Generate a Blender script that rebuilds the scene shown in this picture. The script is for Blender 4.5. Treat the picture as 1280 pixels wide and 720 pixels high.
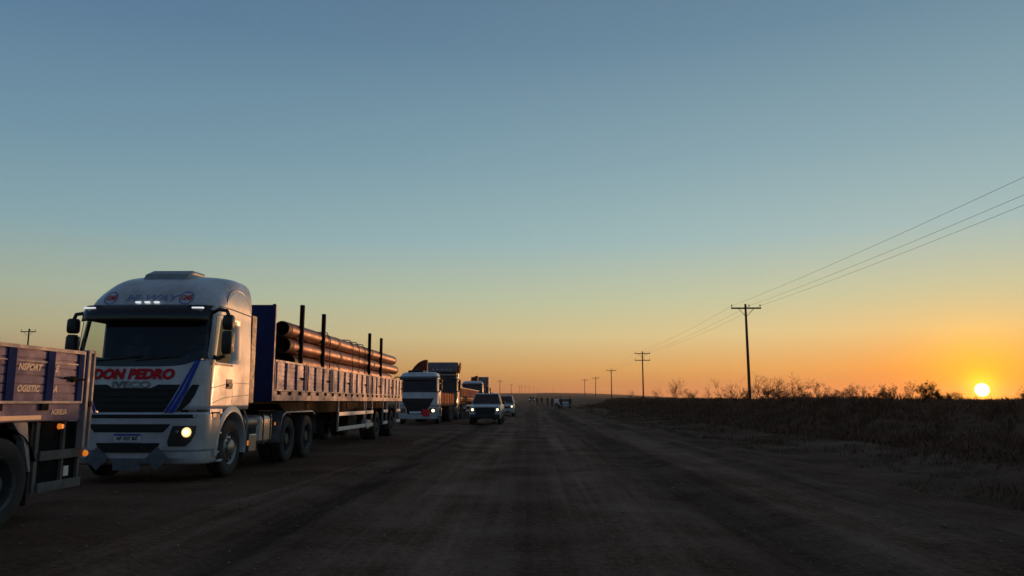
import bpy, bmesh, math, random
from mathutils import Vector, Matrix, noise
R = math.radians
random.seed(7)
for o in list(bpy.data.objects): bpy.data.objects.remove(o, do_unlink=True)
scene = bpy.context.scene
COL = scene.collection

# ------------------------------------------------------------------ camera
F = 950.0; VPX = 665.0; HY = 502.0; CZ = 1.385
cam_d = bpy.data.cameras.new('camera'); cam = bpy.data.objects.new('camera', cam_d); COL.objects.link(cam)
cam_d.sensor_width = 36; cam_d.lens = F/1280*36; cam_d.clip_start = 0.05; cam_d.clip_end = 20000
cam.location = (0, 0, CZ)
cam.rotation_euler = (R(90)+math.atan((HY-360)/F), 0, math.atan((VPX-640)/F))
scene.camera = cam

# ------------------------------------------------------------------ light
SUN_EL = R(0.74); SUN_AZ = R(30.0)          # azimuth clockwise from +Y (towards +X)
sdir = Vector((math.sin(SUN_AZ)*math.cos(SUN_EL), math.cos(SUN_AZ)*math.cos(SUN_EL), math.sin(SUN_EL)))
sun_d = bpy.data.lights.new('sun', 'SUN'); sun_d.energy = 3.4; sun_d.angle = R(0.6); sun_d.color = (1.0, 0.46, 0.20)
sun = bpy.data.objects.new('sun', sun_d); COL.objects.link(sun)
sun.rotation_euler = sdir.to_track_quat('Z', 'Y').to_euler(); sun.location = (30, 50, 60)

world = bpy.data.worlds.new('World'); scene.world = world; world.use_nodes = True
def s2l(c):
    return tuple(((v/255)/12.92 if v/255 <= 0.04045 else ((v/255+0.055)/1.055)**2.4) for v in c)
def build_world():
    nt = world.node_tree; N = nt.nodes; L = nt.links; N.clear()
    def n(t, **k):
        x = N.new(t)
        for a, b in k.items(): setattr(x, a, b)
        return x
    def m(op, a, b=None, c=None, clamp=False):
        x = n('ShaderNodeMath', operation=op); x.use_clamp = clamp
        for i, v in enumerate((a, b, c)):
            if v is None: continue
            if isinstance(v, (int, float)): x.inputs[i].default_value = v
            else: L.new(v, x.inputs[i])
        return x.outputs[0]
    tc = n('ShaderNodeTexCoord'); sep = n('ShaderNodeSeparateXYZ'); L.new(tc.outputs['Generated'], sep.inputs[0])
    X, Y, Z = sep.outputs
    el = m('MULTIPLY', m('ARCSINE', Z), 180/math.pi)
    fac = m('DIVIDE', el, 90.0, clamp=True)
    def ramp(stops):
        r = n('ShaderNodeValToRGB'); e = r.color_ramp.elements
        while len(e) > 1: e.remove(e[-1])
        e[0].position = 0; e[0].color = (*s2l(stops[0][1]), 1)
        for p, c in stops[1:]:
            q = e.new(p/90); q.color = (*s2l(c), 1)
        L.new(fac, r.inputs[0]); return r.outputs[0]
    B = ramp([(0, (176, 112, 62)), (.7, (192, 124, 70)), (2.3, (226, 172, 94)), (4.8, (226, 208, 150)), (7.4, (200, 208, 170)), (11.8, (162, 194, 194)), (17.6, (138, 173, 184)), (26, (108, 144, 165)), (30, (100, 134, 157)), (50, (92, 112, 130)), (90, (86, 96, 110))])
    A = ramp([(0, (92, 84, 92)), (.7, (98, 90, 94)), (2.3, (124, 118, 112)), (4.8, (140, 146, 132)), (7.4, (144, 162, 158)), (11.8, (118, 152, 168)), (17.6, (96, 134, 162)), (26, (74, 110, 150)), (30, (70, 102, 140)), (50, (76, 92, 116)), (90, (80, 90, 108))])
    hl = m('MAXIMUM', m('SQRT', m('ADD', m('MULTIPLY', X, X), m('MULTIPLY', Y, Y))), 0.001)
    ca = m('DIVIDE', m('ADD', m('MULTIPLY', X, math.sin(SUN_AZ)), m('MULTIPLY', Y, math.cos(SUN_AZ))), hl)
    t = m('POWER', m('MULTIPLY', m('ADD', ca, 1.0), 0.5, clamp=True), 2.4)
    mix = n('ShaderNodeMix', data_type='RGBA'); L.new(t, mix.inputs[0]); L.new(A, mix.inputs[6]); L.new(B, mix.inputs[7])
    col = mix.outputs[2]
    d = n('ShaderNodeVectorMath', operation='DOT_PRODUCT'); L.new(tc.outputs['Generated'], d.inputs[0]); d.inputs[1].default_value = sdir
    ang = m('MULTIPLY', m('ARCCOSINE', m('MINIMUM', d.outputs['Value'], 1.0)), 180/math.pi)
    def add(col, f, c):
        x = n('ShaderNodeMix', data_type='RGBA', blend_type='ADD'); x.clamp_result = False
        x.inputs[0].default_value = 1
        y = n('ShaderNodeVectorMath', operation='SCALE'); y.inputs[0].default_value = c; L.new(f, y.inputs['Scale'])
        L.new(col, x.inputs[6]); L.new(y.outputs[0], x.inputs[7]); return x.outputs[2]
    # warm aureole round the sun, flattened towards the horizon, less blue in it
    low = m('POWER', 2.718, m('MULTIPLY', m('MAXIMUM', el, 0.0), -0.24))
    g1 = m('MULTIPLY', m('POWER', 2.718, m('MULTIPLY', ang, -1/5.6)), low)
    x = n('ShaderNodeMix', data_type='RGBA', blend_type='MULTIPLY'); L.new(m('MULTIPLY', g1, 1.9, clamp=True), x.inputs[0]); L.new(col, x.inputs[6]); x.inputs[7].default_value = (1, .62, .01, 1); col = x.outputs[2]
    col = add(col, g1, (0.95, 0.20, 0.0))
    g2 = m('POWER', 2.718, m('MULTIPLY', m('MULTIPLY', ang, ang), -1/(3.2*3.2)))
    col = add(col, g2, (0.35, 0.30, 0.0))
    g3 = m('POWER', 2.718, m('MULTIPLY', m('MULTIPLY', ang, ang), -1/(0.95*0.95)))
    col = add(col, g3, (1.3, 0.75, 0.0))
    disc = m('SUBTRACT', 1.0, m('DIVIDE', m('SUBTRACT', ang, 0.24), 0.20, clamp=True), clamp=True)
    col = add(col, disc, (14, 12, 7))
    bg = n('ShaderNodeBackground'); L.new(col, bg.inputs[0]); bg.inputs[1].default_value = 1.0
    sky = n('ShaderNodeTexSky', sky_type='NISHITA'); sky.sun_disc = False; sky.sun_elevation = SUN_EL; sky.sun_rotation = SUN_AZ
    sky.air_density = 1.0; sky.dust_density = 2.0
    bg2 = n('ShaderNodeBackground'); L.new(sky.outputs[0], bg2.inputs[0]); bg2.inputs[1].default_value = 0.05
    ms = n('ShaderNodeMixShader'); ms.inputs[0].default_value = 0.08; L.new(bg.outputs[0], ms.inputs[1]); L.new(bg2.outputs[0], ms.inputs[2])
    out = n('ShaderNodeOutputWorld'); L.new(ms.outputs[0], out.inputs[0])
build_world()
scene.view_settings.view_transform = 'Standard'; scene.view_settings.look = 'None'
scene.view_settings.exposure = 0.0; scene.view_settings.gamma = 1; scene.view_settings.use_curve_mapping = False
scene.cycles.volume_bounces = 0

# ------------------------------------------------------------------ helpers
def tag(o, label=None, cat=None, group=None, kind=None):
    if label: o['label'] = label
    if cat: o['category'] = cat
    if group: o['group'] = group
    if kind: o['kind'] = kind
    return o
def thing(name, label, cat, loc=(0, 0, 0), rz=0, group=None):
    o = bpy.data.objects.new(name, None); COL.objects.link(o); o.location = loc; o.rotation_euler = (0, 0, rz)
    o.empty_display_size = .2
    return tag(o, label, cat, group)
def holder(name, parent, loc=(0, 0, 0)):
    o = bpy.data.objects.new(name, None); COL.objects.link(o); o.parent = parent; o.location = loc; o.empty_display_size = .1
    return o
KIDS = {}
def copy_tree(o, parent=None):
    c = o.copy(); COL.objects.link(c)
    if parent: c.parent = parent
    for ch in [x for x in bpy.data.objects if x.parent == o]: copy_tree(ch, c)
    return c

SPLIT = {'upright', 'guard_bracket', 'guard_rail', 'tank_strap', 'step', 'wiper', 'air_tank', 'slat', 'rope_hook', 'air_reservoir', 'door_handle', 'underbody', 'headboard_rib', 'tail_guard', 'corner_post', 'brace', 'side_locker', 'landing_leg', 'dash_items', 'seat'}
class MB:
    def __init__(s): s.v = []; s.f = []; s.m = []
    def add(s, vs, fs, m=0):
        b = len(s.v); s.v += [tuple(v) for v in vs]
        for f in fs: s.f.append(tuple(i+b for i in f)); s.m.append(m)
        return s
    def box(s, x0, x1, y0, y1, z0, z1, m=0):
        vs = [(x, y, z) for z in (z0, z1) for y in (y0, y1) for x in (x0, x1)]
        return s.add(vs, [(0, 2, 3, 1), (4, 5, 7, 6), (0, 1, 5, 4), (2, 6, 7, 3), (0, 4, 6, 2), (1, 3, 7, 5)], m)
    def cyl(s, p, q, r0, r1=None, n=12, m=0, cap=True):
        r1 = r0 if r1 is None else r1
        p = Vector(p); q = Vector(q); d = (q-p).normalized()
        a = d.orthogonal().normalized(); b = d.cross(a)
        vs = []
        for c, r in ((p, r0), (q, r1)):
            for i in range(n):
                t = 2*math.pi*i/n; vs.append(c+(a*math.cos(t)+b*math.sin(t))*r)
        fs = [(i, (i+1) % n, n+(i+1) % n, n+i) for i in range(n)]
        if cap: fs += [tuple(range(n-1, -1, -1)), tuple(range(n, 2*n))]
        return s.add(vs, fs, m)
    def tube(s, pts, r, n=8, m=0, cap=True):
        pts = [Vector(p) for p in pts]; k = len(pts)
        rs = r if isinstance(r, (list, tuple)) else [r]*k
        vs = []; up = None
        for i, p in enumerate(pts):
            d = (pts[min(i+1, k-1)]-pts[max(i-1, 0)]).normalized()
            a = d.orthogonal().normalized() if up is None else (up-d*up.dot(d)).normalized()
            up = a; b = d.cross(a)
            for j in range(n):
                t = 2*math.pi*j/n; vs.append(p+(a*math.cos(t)+b*math.sin(t))*rs[i])
        fs = [(i*n+j, i*n+(j+1) % n, (i+1)*n+(j+1) % n, (i+1)*n+j) for i in range(k-1) for j in range(n)]
        if cap: fs += [tuple(range(n-1, -1, -1)), tuple(range((k-1)*n, k*n))]
        return s.add(vs, fs, m)
    def lathe(s, prof, n=40, m=0, c=(0, 0, 0)):      # profile (x, r) round the X axis
        k = len(prof); vs = []
        for x, r in prof:
            for j in range(n):
                t = 2*math.pi*j/n; vs.append((c[0]+x, c[1]+r*math.cos(t), c[2]+r*math.sin(t)))
        return s.add(vs, [(i*n+j, (i+1)*n+j, (i+1)*n+(j+1) % n, i*n+(j+1) % n) for i in range(k-1) for j in range(n)], m)
    def grid(s, rows, m=0, closed=False):
        nr = len(rows); nc = len(rows[0]); vs = [p for r in rows for p in r]
        fs = []
        for i in range(nr-1):
            for j in range(nc if closed else nc-1):
                k = (j+1) % nc; fs.append((i*nc+j, i*nc+k, (i+1)*nc+k, (i+1)*nc+j))
        return s.add(vs, fs, m)
    def prism(s, pts, axis, a, b, m=0):               # polygon in the two other axes, extruded a..b along axis
        def P(u, v, w):
            return (w, u, v) if axis == 0 else ((u, w, v) if axis == 1 else (u, v, w))
        n = len(pts); vs = [P(u, v, a) for u, v in pts]+[P(u, v, b) for u, v in pts]
        fs = [(i, (i+1) % n, n+(i+1) % n, n+i) for i in range(n)]+[tuple(range(n-1, -1, -1)), tuple(range(n, 2*n))]
        return s.add(vs, fs, m)
    def build(s, name, mats, parent=None, smooth=None, bevel=0, loc=None, fix=True):
        if name in SPLIT:
            par = list(range(len(s.v)))
            def find(a):
                while par[a] != a: par[a] = par[par[a]]; a = par[a]
                return a
            for f in s.f:
                for q in f[1:]:
                    a, c = find(f[0]), find(q)
                    if a != c: par[a] = c
            comp = {}
            for f, mi in zip(s.f, s.m): comp.setdefault(find(f[0]), []).append((f, mi))
            if len(comp) > 1:
                o = None
                for fl in comp.values():
                    ids = sorted({i for f, _ in fl for i in f}); mp = {i: k for k, i in enumerate(ids)}
                    b = MB(); b.v = [s.v[i] for i in ids]; b.f = [tuple(mp[i] for i in f) for f, _ in fl]; b.m = [mi for _, mi in fl]
                    o = b.build(name, mats, parent, smooth, bevel, loc, fix)
                return o
        me = bpy.data.meshes.new(name); me.from_pydata(s.v, [], s.f)
        for mt in (mats if isinstance(mats, (list, tuple)) else [mats]): me.materials.append(mt)
        me.polygons.foreach_set('material_index', s.m)
        if fix:
            bm = bmesh.new(); bm.from_mesh(me); bmesh.ops.recalc_face_normals(bm, faces=bm.faces); bm.to_mesh(me); bm.free()
        if smooth is not None:
            me.polygons.foreach_set('use_smooth', [True]*len(me.polygons))
            me.set_sharp_from_angle(angle=R(smooth))
        me.update()
        o = bpy.data.objects.new(name, me); COL.objects.link(o)
        if parent: o.parent = parent
        if loc: o.location = loc
        if bevel:
            b = o.modifiers.new('bevel', 'BEVEL'); b.width = bevel; b.segments = 2; b.limit_method = 'ANGLE'; b.angle_limit = R(40); b.harden_normals = False
        return o

# ------------------------------------------------------------------ materials
def mat(name, c, rough=.5, metal=0, var=.0, vs=4.0, c2=None, bump=0, bs=30, coat=0, coatr=.10, emit=None, es=0, dust=None, spec=.5, rnd=0):
    m = bpy.data.materials.new(name); m.use_nodes = True; nt = m.node_tree; P = nt.nodes['Principled BSDF']; L = nt.links
    P.inputs['Base Color'].default_value = (*c, 1); P.inputs['Roughness'].default_value = rough; P.inputs['Metallic'].default_value = metal
    P.inputs['Specular IOR Level'].default_value = spec
    if coat: P.inputs['Coat Weight'].default_value = coat; P.inputs['Coat Roughness'].default_value = coatr
    if emit: P.inputs['Emission Color'].default_value = (*emit, 1); P.inputs['Emission Strength'].default_value = es
    tc = nt.nodes.new('ShaderNodeTexCoord')
    if var or c2:
        nz = nt.nodes.new('ShaderNodeTexNoise'); nz.inputs['Scale'].default_value = vs; nz.inputs['Detail'].default_value = 8; nz.inputs['Roughness'].default_value = .62
        L.new(tc.outputs['Object'], nz.inputs['Vector'])
        cr = nt.nodes.new('ShaderNodeValToRGB'); e = cr.color_ramp.elements
        e[0].position = .36; e[1].position = .66
        a = c2 if c2 else tuple(v*(1-var) for v in c)
        e[0].color = (*a, 1); e[1].color = (*c, 1)
        L.new(nz.outputs[0], cr.inputs[0]); co = cr.outputs[0]
        if rnd:
            oi = nt.nodes.new('ShaderNodeObjectInfo'); m1 = nt.nodes.new('ShaderNodeMapRange'); m1.inputs[3].default_value = 1-rnd; m1.inputs[4].default_value = 1+rnd*.6; L.new(oi.outputs['Random'], m1.inputs[0])
            vm = nt.nodes.new('ShaderNodeVectorMath'); vm.operation = 'SCALE'; L.new(co, vm.inputs[0]); L.new(m1.outputs[0], vm.inputs['Scale']); co = vm.outputs[0]
        L.new(co, P.inputs['Base Color'])
        mr = nt.nodes.new('ShaderNodeMapRange'); mr.inputs[1].default_value = .3; mr.inputs[2].default_value = .7; mr.inputs[3].default_value = min(1, rough+.18); mr.inputs[4].default_value = max(.03, rough-.05)
        L.new(nz.outputs[0], mr.inputs[0]); L.new(mr.outputs[0], P.inputs['Roughness'])
    if bump:
        nb = nt.nodes.new('ShaderNodeTexNoise'); nb.inputs['Scale'].default_value = bs; nb.inputs['Detail'].default_value = 6
        L.new(tc.outputs['Object'], nb.inputs['Vector'])
        bp = nt.nodes.new('ShaderNodeBump'); bp.inputs['Strength'].default_value = bump; bp.inputs['Distance'].default_value = .02
        L.new(nb.outputs[0], bp.inputs['Height']); L.new(bp.outputs[0], P.inputs['Normal'])
    return m
def glass_mat(name, tint, rough=.03):
    m = bpy.data.materials.new(name); m.use_nodes = True; nt = m.node_tree; N = nt.nodes; L = nt.links; N.clear()
    tr = N.new('ShaderNodeBsdfTransparent'); tr.inputs[0].default_value = (*tint, 1)
    gl = N.new('ShaderNodeBsdfGlossy'); gl.inputs['Roughness'].default_value = rough
    lw = N.new('ShaderNodeLayerWeight'); lw.inputs[0].default_value = .5
    pw = N.new('ShaderNodeMath'); pw.operation = 'POWER'; pw.inputs[1].default_value = 5; L.new(lw.outputs['Facing'], pw.inputs[0])
    fr = N.new('ShaderNodeMath'); fr.operation = 'MULTIPLY_ADD'; fr.inputs[1].default_value = .9; fr.inputs[2].default_value = .035; L.new(pw.outputs[0], fr.inputs[0])
    mx = N.new('ShaderNodeMixShader'); out = N.new('ShaderNodeOutputMaterial')
    L.new(fr.outputs[0], mx.inputs[0]); L.new(tr.outputs[0], mx.inputs[1]); L.new(gl.outputs[0], mx.inputs[2]); L.new(mx.outputs[0], out.inputs[0])
    return m
M = {}
M['white'] = mat('white_paint', (.54, .56, .61), .30, c2=(.37, .36, .36), vs=1.9, coat=.5, coatr=.15)
M['white2'] = mat('off_white_paint', (.52, .54, .58), .3, c2=(.36, .37, .39), vs=2, coat=.4)
M['black'] = mat('black_plastic', (.012, .012, .013), .45, var=.3, vs=12)
M['gloss_black'] = mat('gloss_black_plastic', (.006, .006, .007), .22)
M['mesh'] = mat('grille_mesh', (.004, .004, .004), .7)
M['rubber'] = mat('tyre_rubber', (.030, .029, .029), .82, c2=(.06, .052, .045), vs=5, bump=.3, bs=40, spec=.3)
M['rim'] = mat('steel_rim', (.32, .32, .33), .38, .85, var=.4, vs=7)
M['dark_rim'] = mat('dusty_dark_rim', (.10, .095, .09), .6, .4, var=.4, vs=7)
M['steel'] = mat('grey_steel', (.22, .22, .23), .45, .7, var=.35, vs=5)
M['alu'] = mat('aluminium_sheet', (.50, .50, .51), .33, .85, var=.25, vs=4)
M['chassis'] = mat('chassis_paint', (.009, .009, .010), .8, var=.4, vs=6, spec=.12)
M['interior'] = mat('dark_interior', (.012, .012, .014), .8)
M['seat'] = mat('seat_fabric', (.03, .03, .035), .9)
M['glass'] = glass_mat('tinted_glass', (.80, .86, .82))
M['dark_glass'] = glass_mat('dark_tinted_glass', (.04, .045, .045))
M['red'] = mat('red_lettering', (.50, .010, .02), .6, spec=.15)
M['blue'] = mat('blue_stripe', (.018, .055, .36), .6, spec=.15)
M['greyblue'] = mat('grey_blue_lettering', (.17, .22, .40), .5)
M['chrome'] = mat('chrome', (.75, .75, .76), .15, 1)
M['board'] = mat('lilac_grey_board_paint', (.26, .20, .30), .55, .1, rnd=.25, c2=(.16, .12, .19), vs=3, spec=.3)
M['board2'] = mat('pale_board_paint', (.36, .30, .37), .5, .1, rnd=.35, c2=(.20, .16, .19), vs=3)
M['navy'] = mat('navy_paint', (.016, .036, .145), .8, c2=(.012, .025, .095), vs=3, spec=.08)
M['cream'] = mat('cream_lettering', (.72, .52, .34), .5)
M['frame'] = mat('pale_frame_paint', (.38, .34, .34), .5, .1, var=.3, vs=5)
M['reflect'] = mat('white_reflector', (.85, .83, .78), .35, var=.2, vs=6)
M['orange_refl'] = mat('orange_reflector_tape', (.75, .42, .25), .4)
M['pipe'] = mat('rust_brown_pipe', (.36, .115, .048), .42, .3, c2=(.15, .048, .024), vs=3.4, bump=.25, bs=14, rnd=.2)
M['pipe_end'] = mat('dark_pipe_end', (.10, .042, .028), .6, .2, var=.4, vs=5)
M['wood'] = mat('timber', (.16, .09, .05), .85, var=.4, vs=9)
M['pole'] = mat('weathered_pole', (.045, .034, .026), .9, var=.4, vs=6)
M['porcelain'] = mat('insulator', (.12, .09, .08), .3)
M['wire'] = mat('cable', (.02, .02, .02), .6)
M['lamp'] = mat('lit_headlamp', (.9, .8, .55), .3, emit=(1, .68, .22), es=1.3)
M['lamp_hot'] = mat('lit_headlamp_core', (.9, .9, .8), .3, emit=(1, .80, .42), es=3.0)
M['lamp_white'] = mat('lit_marker_white', (.9, .9, .9), .3, emit=(.9, .95, 1), es=.7)
M['amber'] = mat('lit_marker_amber', (.9, .3, .05), .3, emit=(1, .24, .02), es=.55)
M['amber_off'] = mat('amber_lens', (.6, .16, .03), .25)
M['headlens'] = mat('headlamp_housing', (.10, .10, .10), .2, metal=.6, coat=.8)
M['plate'] = mat('number_plate', (.62, .62, .64), .4)
M['redplate'] = mat('red_flag_cloth', (.75, .015, .02), .7)
M['dred'] = mat('dark_red_paint', (.17, .035, .022), .7, c2=(.09, .02, .015), vs=2, spec=.2)
M['orange'] = mat('orange_paint', (.52, .15, .04), .85, c2=(.30, .075, .02), vs=2, spec=.1)
M['dark_truck'] = mat('dark_cab_paint', (.05, .045, .05), .35, var=.3, vs=3, coat=.3)
M['greypaint'] = mat('grey_blue_paint', (.25, .27, .30), .4, c2=(.17, .18, .20), vs=2, coat=.2)
M['darkcar'] = mat('dark_car_paint', (.03, .03, .035), .3, coat=.5)
M['plate_grey'] = mat('worn_grey_plate', (.13, .135, .15), .6, var=.3, vs=5)
M['guard_grey'] = mat('dusty_grey_guard', (.17, .155, .15), .7, var=.35, vs=5, spec=.2)
M['darkgrey'] = mat('dark_grey_fairing', (.15, .165, .19), .5, var=.3, vs=2, spec=.3)
M['strap'] = mat('cargo_strap', (.30, .16, .09), .7)

# ------------------------------------------------------------------ terrain
def sm(a, b, t):
    t = max(0, min(1, (t-a)/(b-a))); return t*t*(3-2*t)
RISE = [(-1e5, 0), (60, 0), (100, .22), (154, .62), (220, 1.15), (300, 2.0), (600, 5.6), (1000, 11.0), (2000, 22.5), (3000, 33), (6000, 60), (1e5, 60)]
def rise(d):
    for (a, u), (b, w) in zip(RISE, RISE[1:]):
        if d <= b: return u+(w-u)*(d-a)/(b-a)
def edge(y): return .5*noise.noise(Vector((3.1, y*.09, 0)))+.25*noise.noise(Vector((9.1, y*.35, 0)))
def gz(x, y, fine=True):
    d = math.hypot(x, y); az = math.degrees(math.atan2(x, max(y, 1)))
    k = 1-.78*sm(2, 16, az) if y > 0 else 1
    z = rise(d if y > 0 else 0)*k
    if y > 250 and x < 30: z += 1.4*noise.noise(Vector((x*.006, y*.004, 4)))*sm(250, 900, y)
    xs = x-.8*noise.noise(Vector((1.3, y*.03, 2)))
    z += 1.25*sm(11.6, 16.5, xs)+.12*noise.noise(Vector((x*.35, y*.3, 1)))*sm(10, 14, x)
    z -= .18*sm(5.8, 7.4, x-edge(y))*(1-sm(8.5, 10.5, x))          # shallow ditch
    z += .05*noise.noise(Vector((x*.12, y*.1, 7)))*sm(3.5, 8, abs(x))
    if fine and abs(x) < 26 and y < 140:
        # wheel ruts and graded ridges
        w = x+.22*noise.noise(Vector((0, y*.05, 5)))
        for c, wd, h in ((-4.6, .5, .035), (-3.0, .34, -.055), (-2.35, .25, .05), (-1.0, .45, -.022), (.7, .4, -.024), (2.3, .5, -.05), (3.1, .35, .05), (4.7, .55, .07), (5.5, .5, -.04)):
            z += 1.5*h*math.exp(-((w-c)/wd)**2)*(.65+.6*noise.noise(Vector((c*3, y*.22, 0))))
        z += .022*noise.noise(Vector((x*1.7, y*1.1, 3)))+.013*noise.noise(Vector((x*5, y*3.6, 8)))+.004*noise.noise(Vector((x*14, y*11, 9)))
    return z
def gz0(x, y): return gz(x, y, False)

def axis(segs):
    out = [segs[0][0]]
    for a, b, st in segs:
        n = max(1, round((b-a)/st)); out += [a+(b-a)*(i+1)/n for i in range(n)]
    return out
def soil(name, dark, mid, light, stripes):
    m = bpy.data.materials.new(name); m.use_nodes = True; nt = m.node_tree; N = nt.nodes; L = nt.links; P = N['Principled BSDF']
    P.inputs['Roughness'].default_value = 1; P.inputs['Specular IOR Level'].default_value = .02
    tc = N.new('ShaderNodeTexCoord')
    def nz(sc, det, scl=(1, 1, 1), rough=.6):
        mp = N.new('ShaderNodeMapping'); mp.inputs['Scale'].default_value = scl; L.new(tc.outputs['Object'], mp.inputs[0])
        x = N.new('ShaderNodeTexNoise'); x.inputs['Scale'].default_value = sc; x.inputs['Detail'].default_value = det; x.inputs['Roughness'].default_value = rough
        L.new(mp.outputs[0], x.inputs['Vector']); return x.outputs[0]
    a = nz(.55, 9); b = nz(1.0, 7, (2.6, .06, 1)) if stripes else nz(.12, 5); c = nz(14, 8, rough=.75)
    def mth(op, p, q):
        x = N.new('ShaderNodeMath'); x.operation = op
        for i, v in enumerate((p, q)):
            if isinstance(v, (int, float)): x.inputs[i].default_value = v
            else: L.new(v, x.inputs[i])
        return x.outputs[0]
    s = mth('ADD', mth('ADD', mth('MULTIPLY', a, .34), mth('MULTIPLY', b, .32)), mth('MULTIPLY', c, .34))
    cr = N.new('ShaderNodeValToRGB'); e = cr.color_ramp.elements; e[0].position = .42; e[1].position = .58
    e[0].color = (*dark, 1); e[1].color = (*light, 1); q = e.new(.5); q.color = (*mid, 1)
    L.new(s, cr.inputs[0]); colr = cr.outputs[0]
    if stripes:      # loose dark soil between the compacted wheel tracks
        sp = N.new('ShaderNodeSeparateXYZ'); L.new(tc.outputs['Object'], sp.inputs[0])
        wob = mth('MULTIPLY', mth('SUBTRACT', nz(.06, 3, (.2, 1, 1)), .5), 1.6)
        xx = mth('DIVIDE', mth('ADD', mth('ADD', sp.outputs[0], wob), 6.0), 14.0)
        r2 = N.new('ShaderNodeValToRGB'); q2 = r2.color_ramp.elements
        T = [(-6, .8), (-4.2, 1.0), (-3.4, .75), (-2.9, .52), (-2.4, .66), (-1.9, .95), (-1.0, 1.12), (-.3, .8), (.1, .74), (.8, 1.1), (1.5, .95), (2.0, .66), (2.5, .58), (3.1, .9), (3.9, 1.0), (4.6, .6), (5.4, .75)]
        q2[0].position = 0; q2[0].color = (.8, .8, .8, 1); q2[1].position = 1; q2[1].color = (.8, .8, .8, 1)
        for px_, v_ in T[1:]:
            e2 = q2.new((px_+6)/14); e2.color = (v_, v_, v_, 1)
        L.new(xx, r2.inputs[0])
        mm = N.new('ShaderNodeMix'); mm.data_type = 'RGBA'; mm.blend_type = 'MULTIPLY'; mm.inputs[0].default_value = 1
        L.new(colr, mm.inputs[6]); L.new(r2.outputs[0], mm.inputs[7]); colr = mm.outputs[2]
    # haze-lit brightness of the far ground, painted in as a paler tint with distance
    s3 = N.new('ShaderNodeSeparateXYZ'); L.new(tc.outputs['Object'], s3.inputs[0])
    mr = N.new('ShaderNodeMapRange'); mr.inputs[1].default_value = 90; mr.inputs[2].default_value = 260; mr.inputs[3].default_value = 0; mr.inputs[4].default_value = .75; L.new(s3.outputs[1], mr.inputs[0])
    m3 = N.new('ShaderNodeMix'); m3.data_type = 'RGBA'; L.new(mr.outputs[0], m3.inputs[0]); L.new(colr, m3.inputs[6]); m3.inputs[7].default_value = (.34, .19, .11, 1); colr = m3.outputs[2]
    L.new(colr, P.inputs['Base Color'])
    bp = N.new('ShaderNodeBump'); bp.inputs['Strength'].default_value = 1.0; bp.inputs['Distance'].default_value = .03
    L.new(mth('ADD', mth('MULTIPLY', nz(9, 8, rough=.7), 1.0), mth('MULTIPLY', nz(45, 5), .35)), bp.inputs['Height']); L.new(bp.outputs[0], P.inputs['Normal'])
    return m
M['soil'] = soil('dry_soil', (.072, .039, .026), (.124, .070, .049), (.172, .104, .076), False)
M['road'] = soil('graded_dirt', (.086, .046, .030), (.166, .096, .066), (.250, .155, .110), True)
def build_ground():
    xs = axis([(-3600, -1500, 300), (-1500, -300, 150), (-300, -60, 20), (-60, -16, 2.2), (-16, -9, .5), (-9, 9, .16), (9, 24, .4), (24, 70, 2.5), (70, 300, 18), (300, 1500, 120), (1500, 3600, 300)])
    ys = axis([(-2500, -200, 460), (-200, -20, 15), (-20, 2, 1), (2, 18, .16), (18, 40, .3), (40, 90, .7), (90, 180, 2), (180, 420, 8), (420, 1200, 40), (1200, 3600, 120)])
    g = MB(); g.grid([[(x, y, gz(x, y)) for x in xs] for y in ys])
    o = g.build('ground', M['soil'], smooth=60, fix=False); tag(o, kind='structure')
    g = MB(); rows = []
    ys2 = [y for y in ys if -20 <= y <= 420]; n = 58
    for y in ys2:
        l = -4.0+edge(y+40)*.8; r = 5.2+edge(y)
        rows.append([(l+(r-l)*i/n, y, gz(l+(r-l)*i/n, y)+.012+(.0 if 0 < i < n else -.02)) for i in range(n+1)])
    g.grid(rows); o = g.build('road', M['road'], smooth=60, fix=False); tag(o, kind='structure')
build_ground()

# haze: one closed box of even air
hz = MB(); hz.box(-3700, 3700, -2700, 3700, -6, 60)
m = bpy.data.materials.new('dusty_air'); m.use_nodes = True; nt = m.node_tree; nt.nodes.clear()
pv = nt.nodes.new('ShaderNodeVolumePrincipled'); pv.inputs['Color'].default_value = (.95, .70, .50, 1); pv.inputs['Density'].default_value = .00017
pv.inputs['Anisotropy'].default_value = .5
mo = nt.nodes.new('ShaderNodeOutputMaterial'); nt.links.new(pv.outputs[0], mo.inputs['Volume'])
o = hz.build('haze', m); tag(o, kind='stuff')

# ------------------------------------------------------------------ writing
def text_mesh(txt, size, bold=0.0, shear=0.0, width=1.0):
    cu = bpy.data.curves.new('t', 'FONT'); cu.body = txt; cu.size = size; cu.offset = bold; cu.shear = shear; cu.align_x = 'CENTER'; cu.align_y = 'CENTER'; cu.resolution_u = 3
    ob = bpy.data.objects.new('t', cu); COL.objects.link(ob); bpy.context.view_layer.update()
    me = bpy.data.meshes.new_from_object(ob.evaluated_get(bpy.context.evaluated_depsgraph_get()))
    bm = bmesh.new(); bm.from_mesh(me); bmesh.ops.triangulate(bm, faces=bm.faces)
    bm.verts.ensure_lookup_table()
    vs = [(v.co.x*width, v.co.y) for v in bm.verts]; fs = [tuple(v.index for v in f.verts) for f in bm.faces]
    bm.free(); bpy.data.objects.remove(ob); bpy.data.curves.remove(cu); return vs, fs
def decal(name, data, mp, material, parent):
    vs, fs = data; b = MB(); b.add([mp(u, v) for u, v in vs], fs)
    return b.build(name, material, parent, fix=False)
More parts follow.
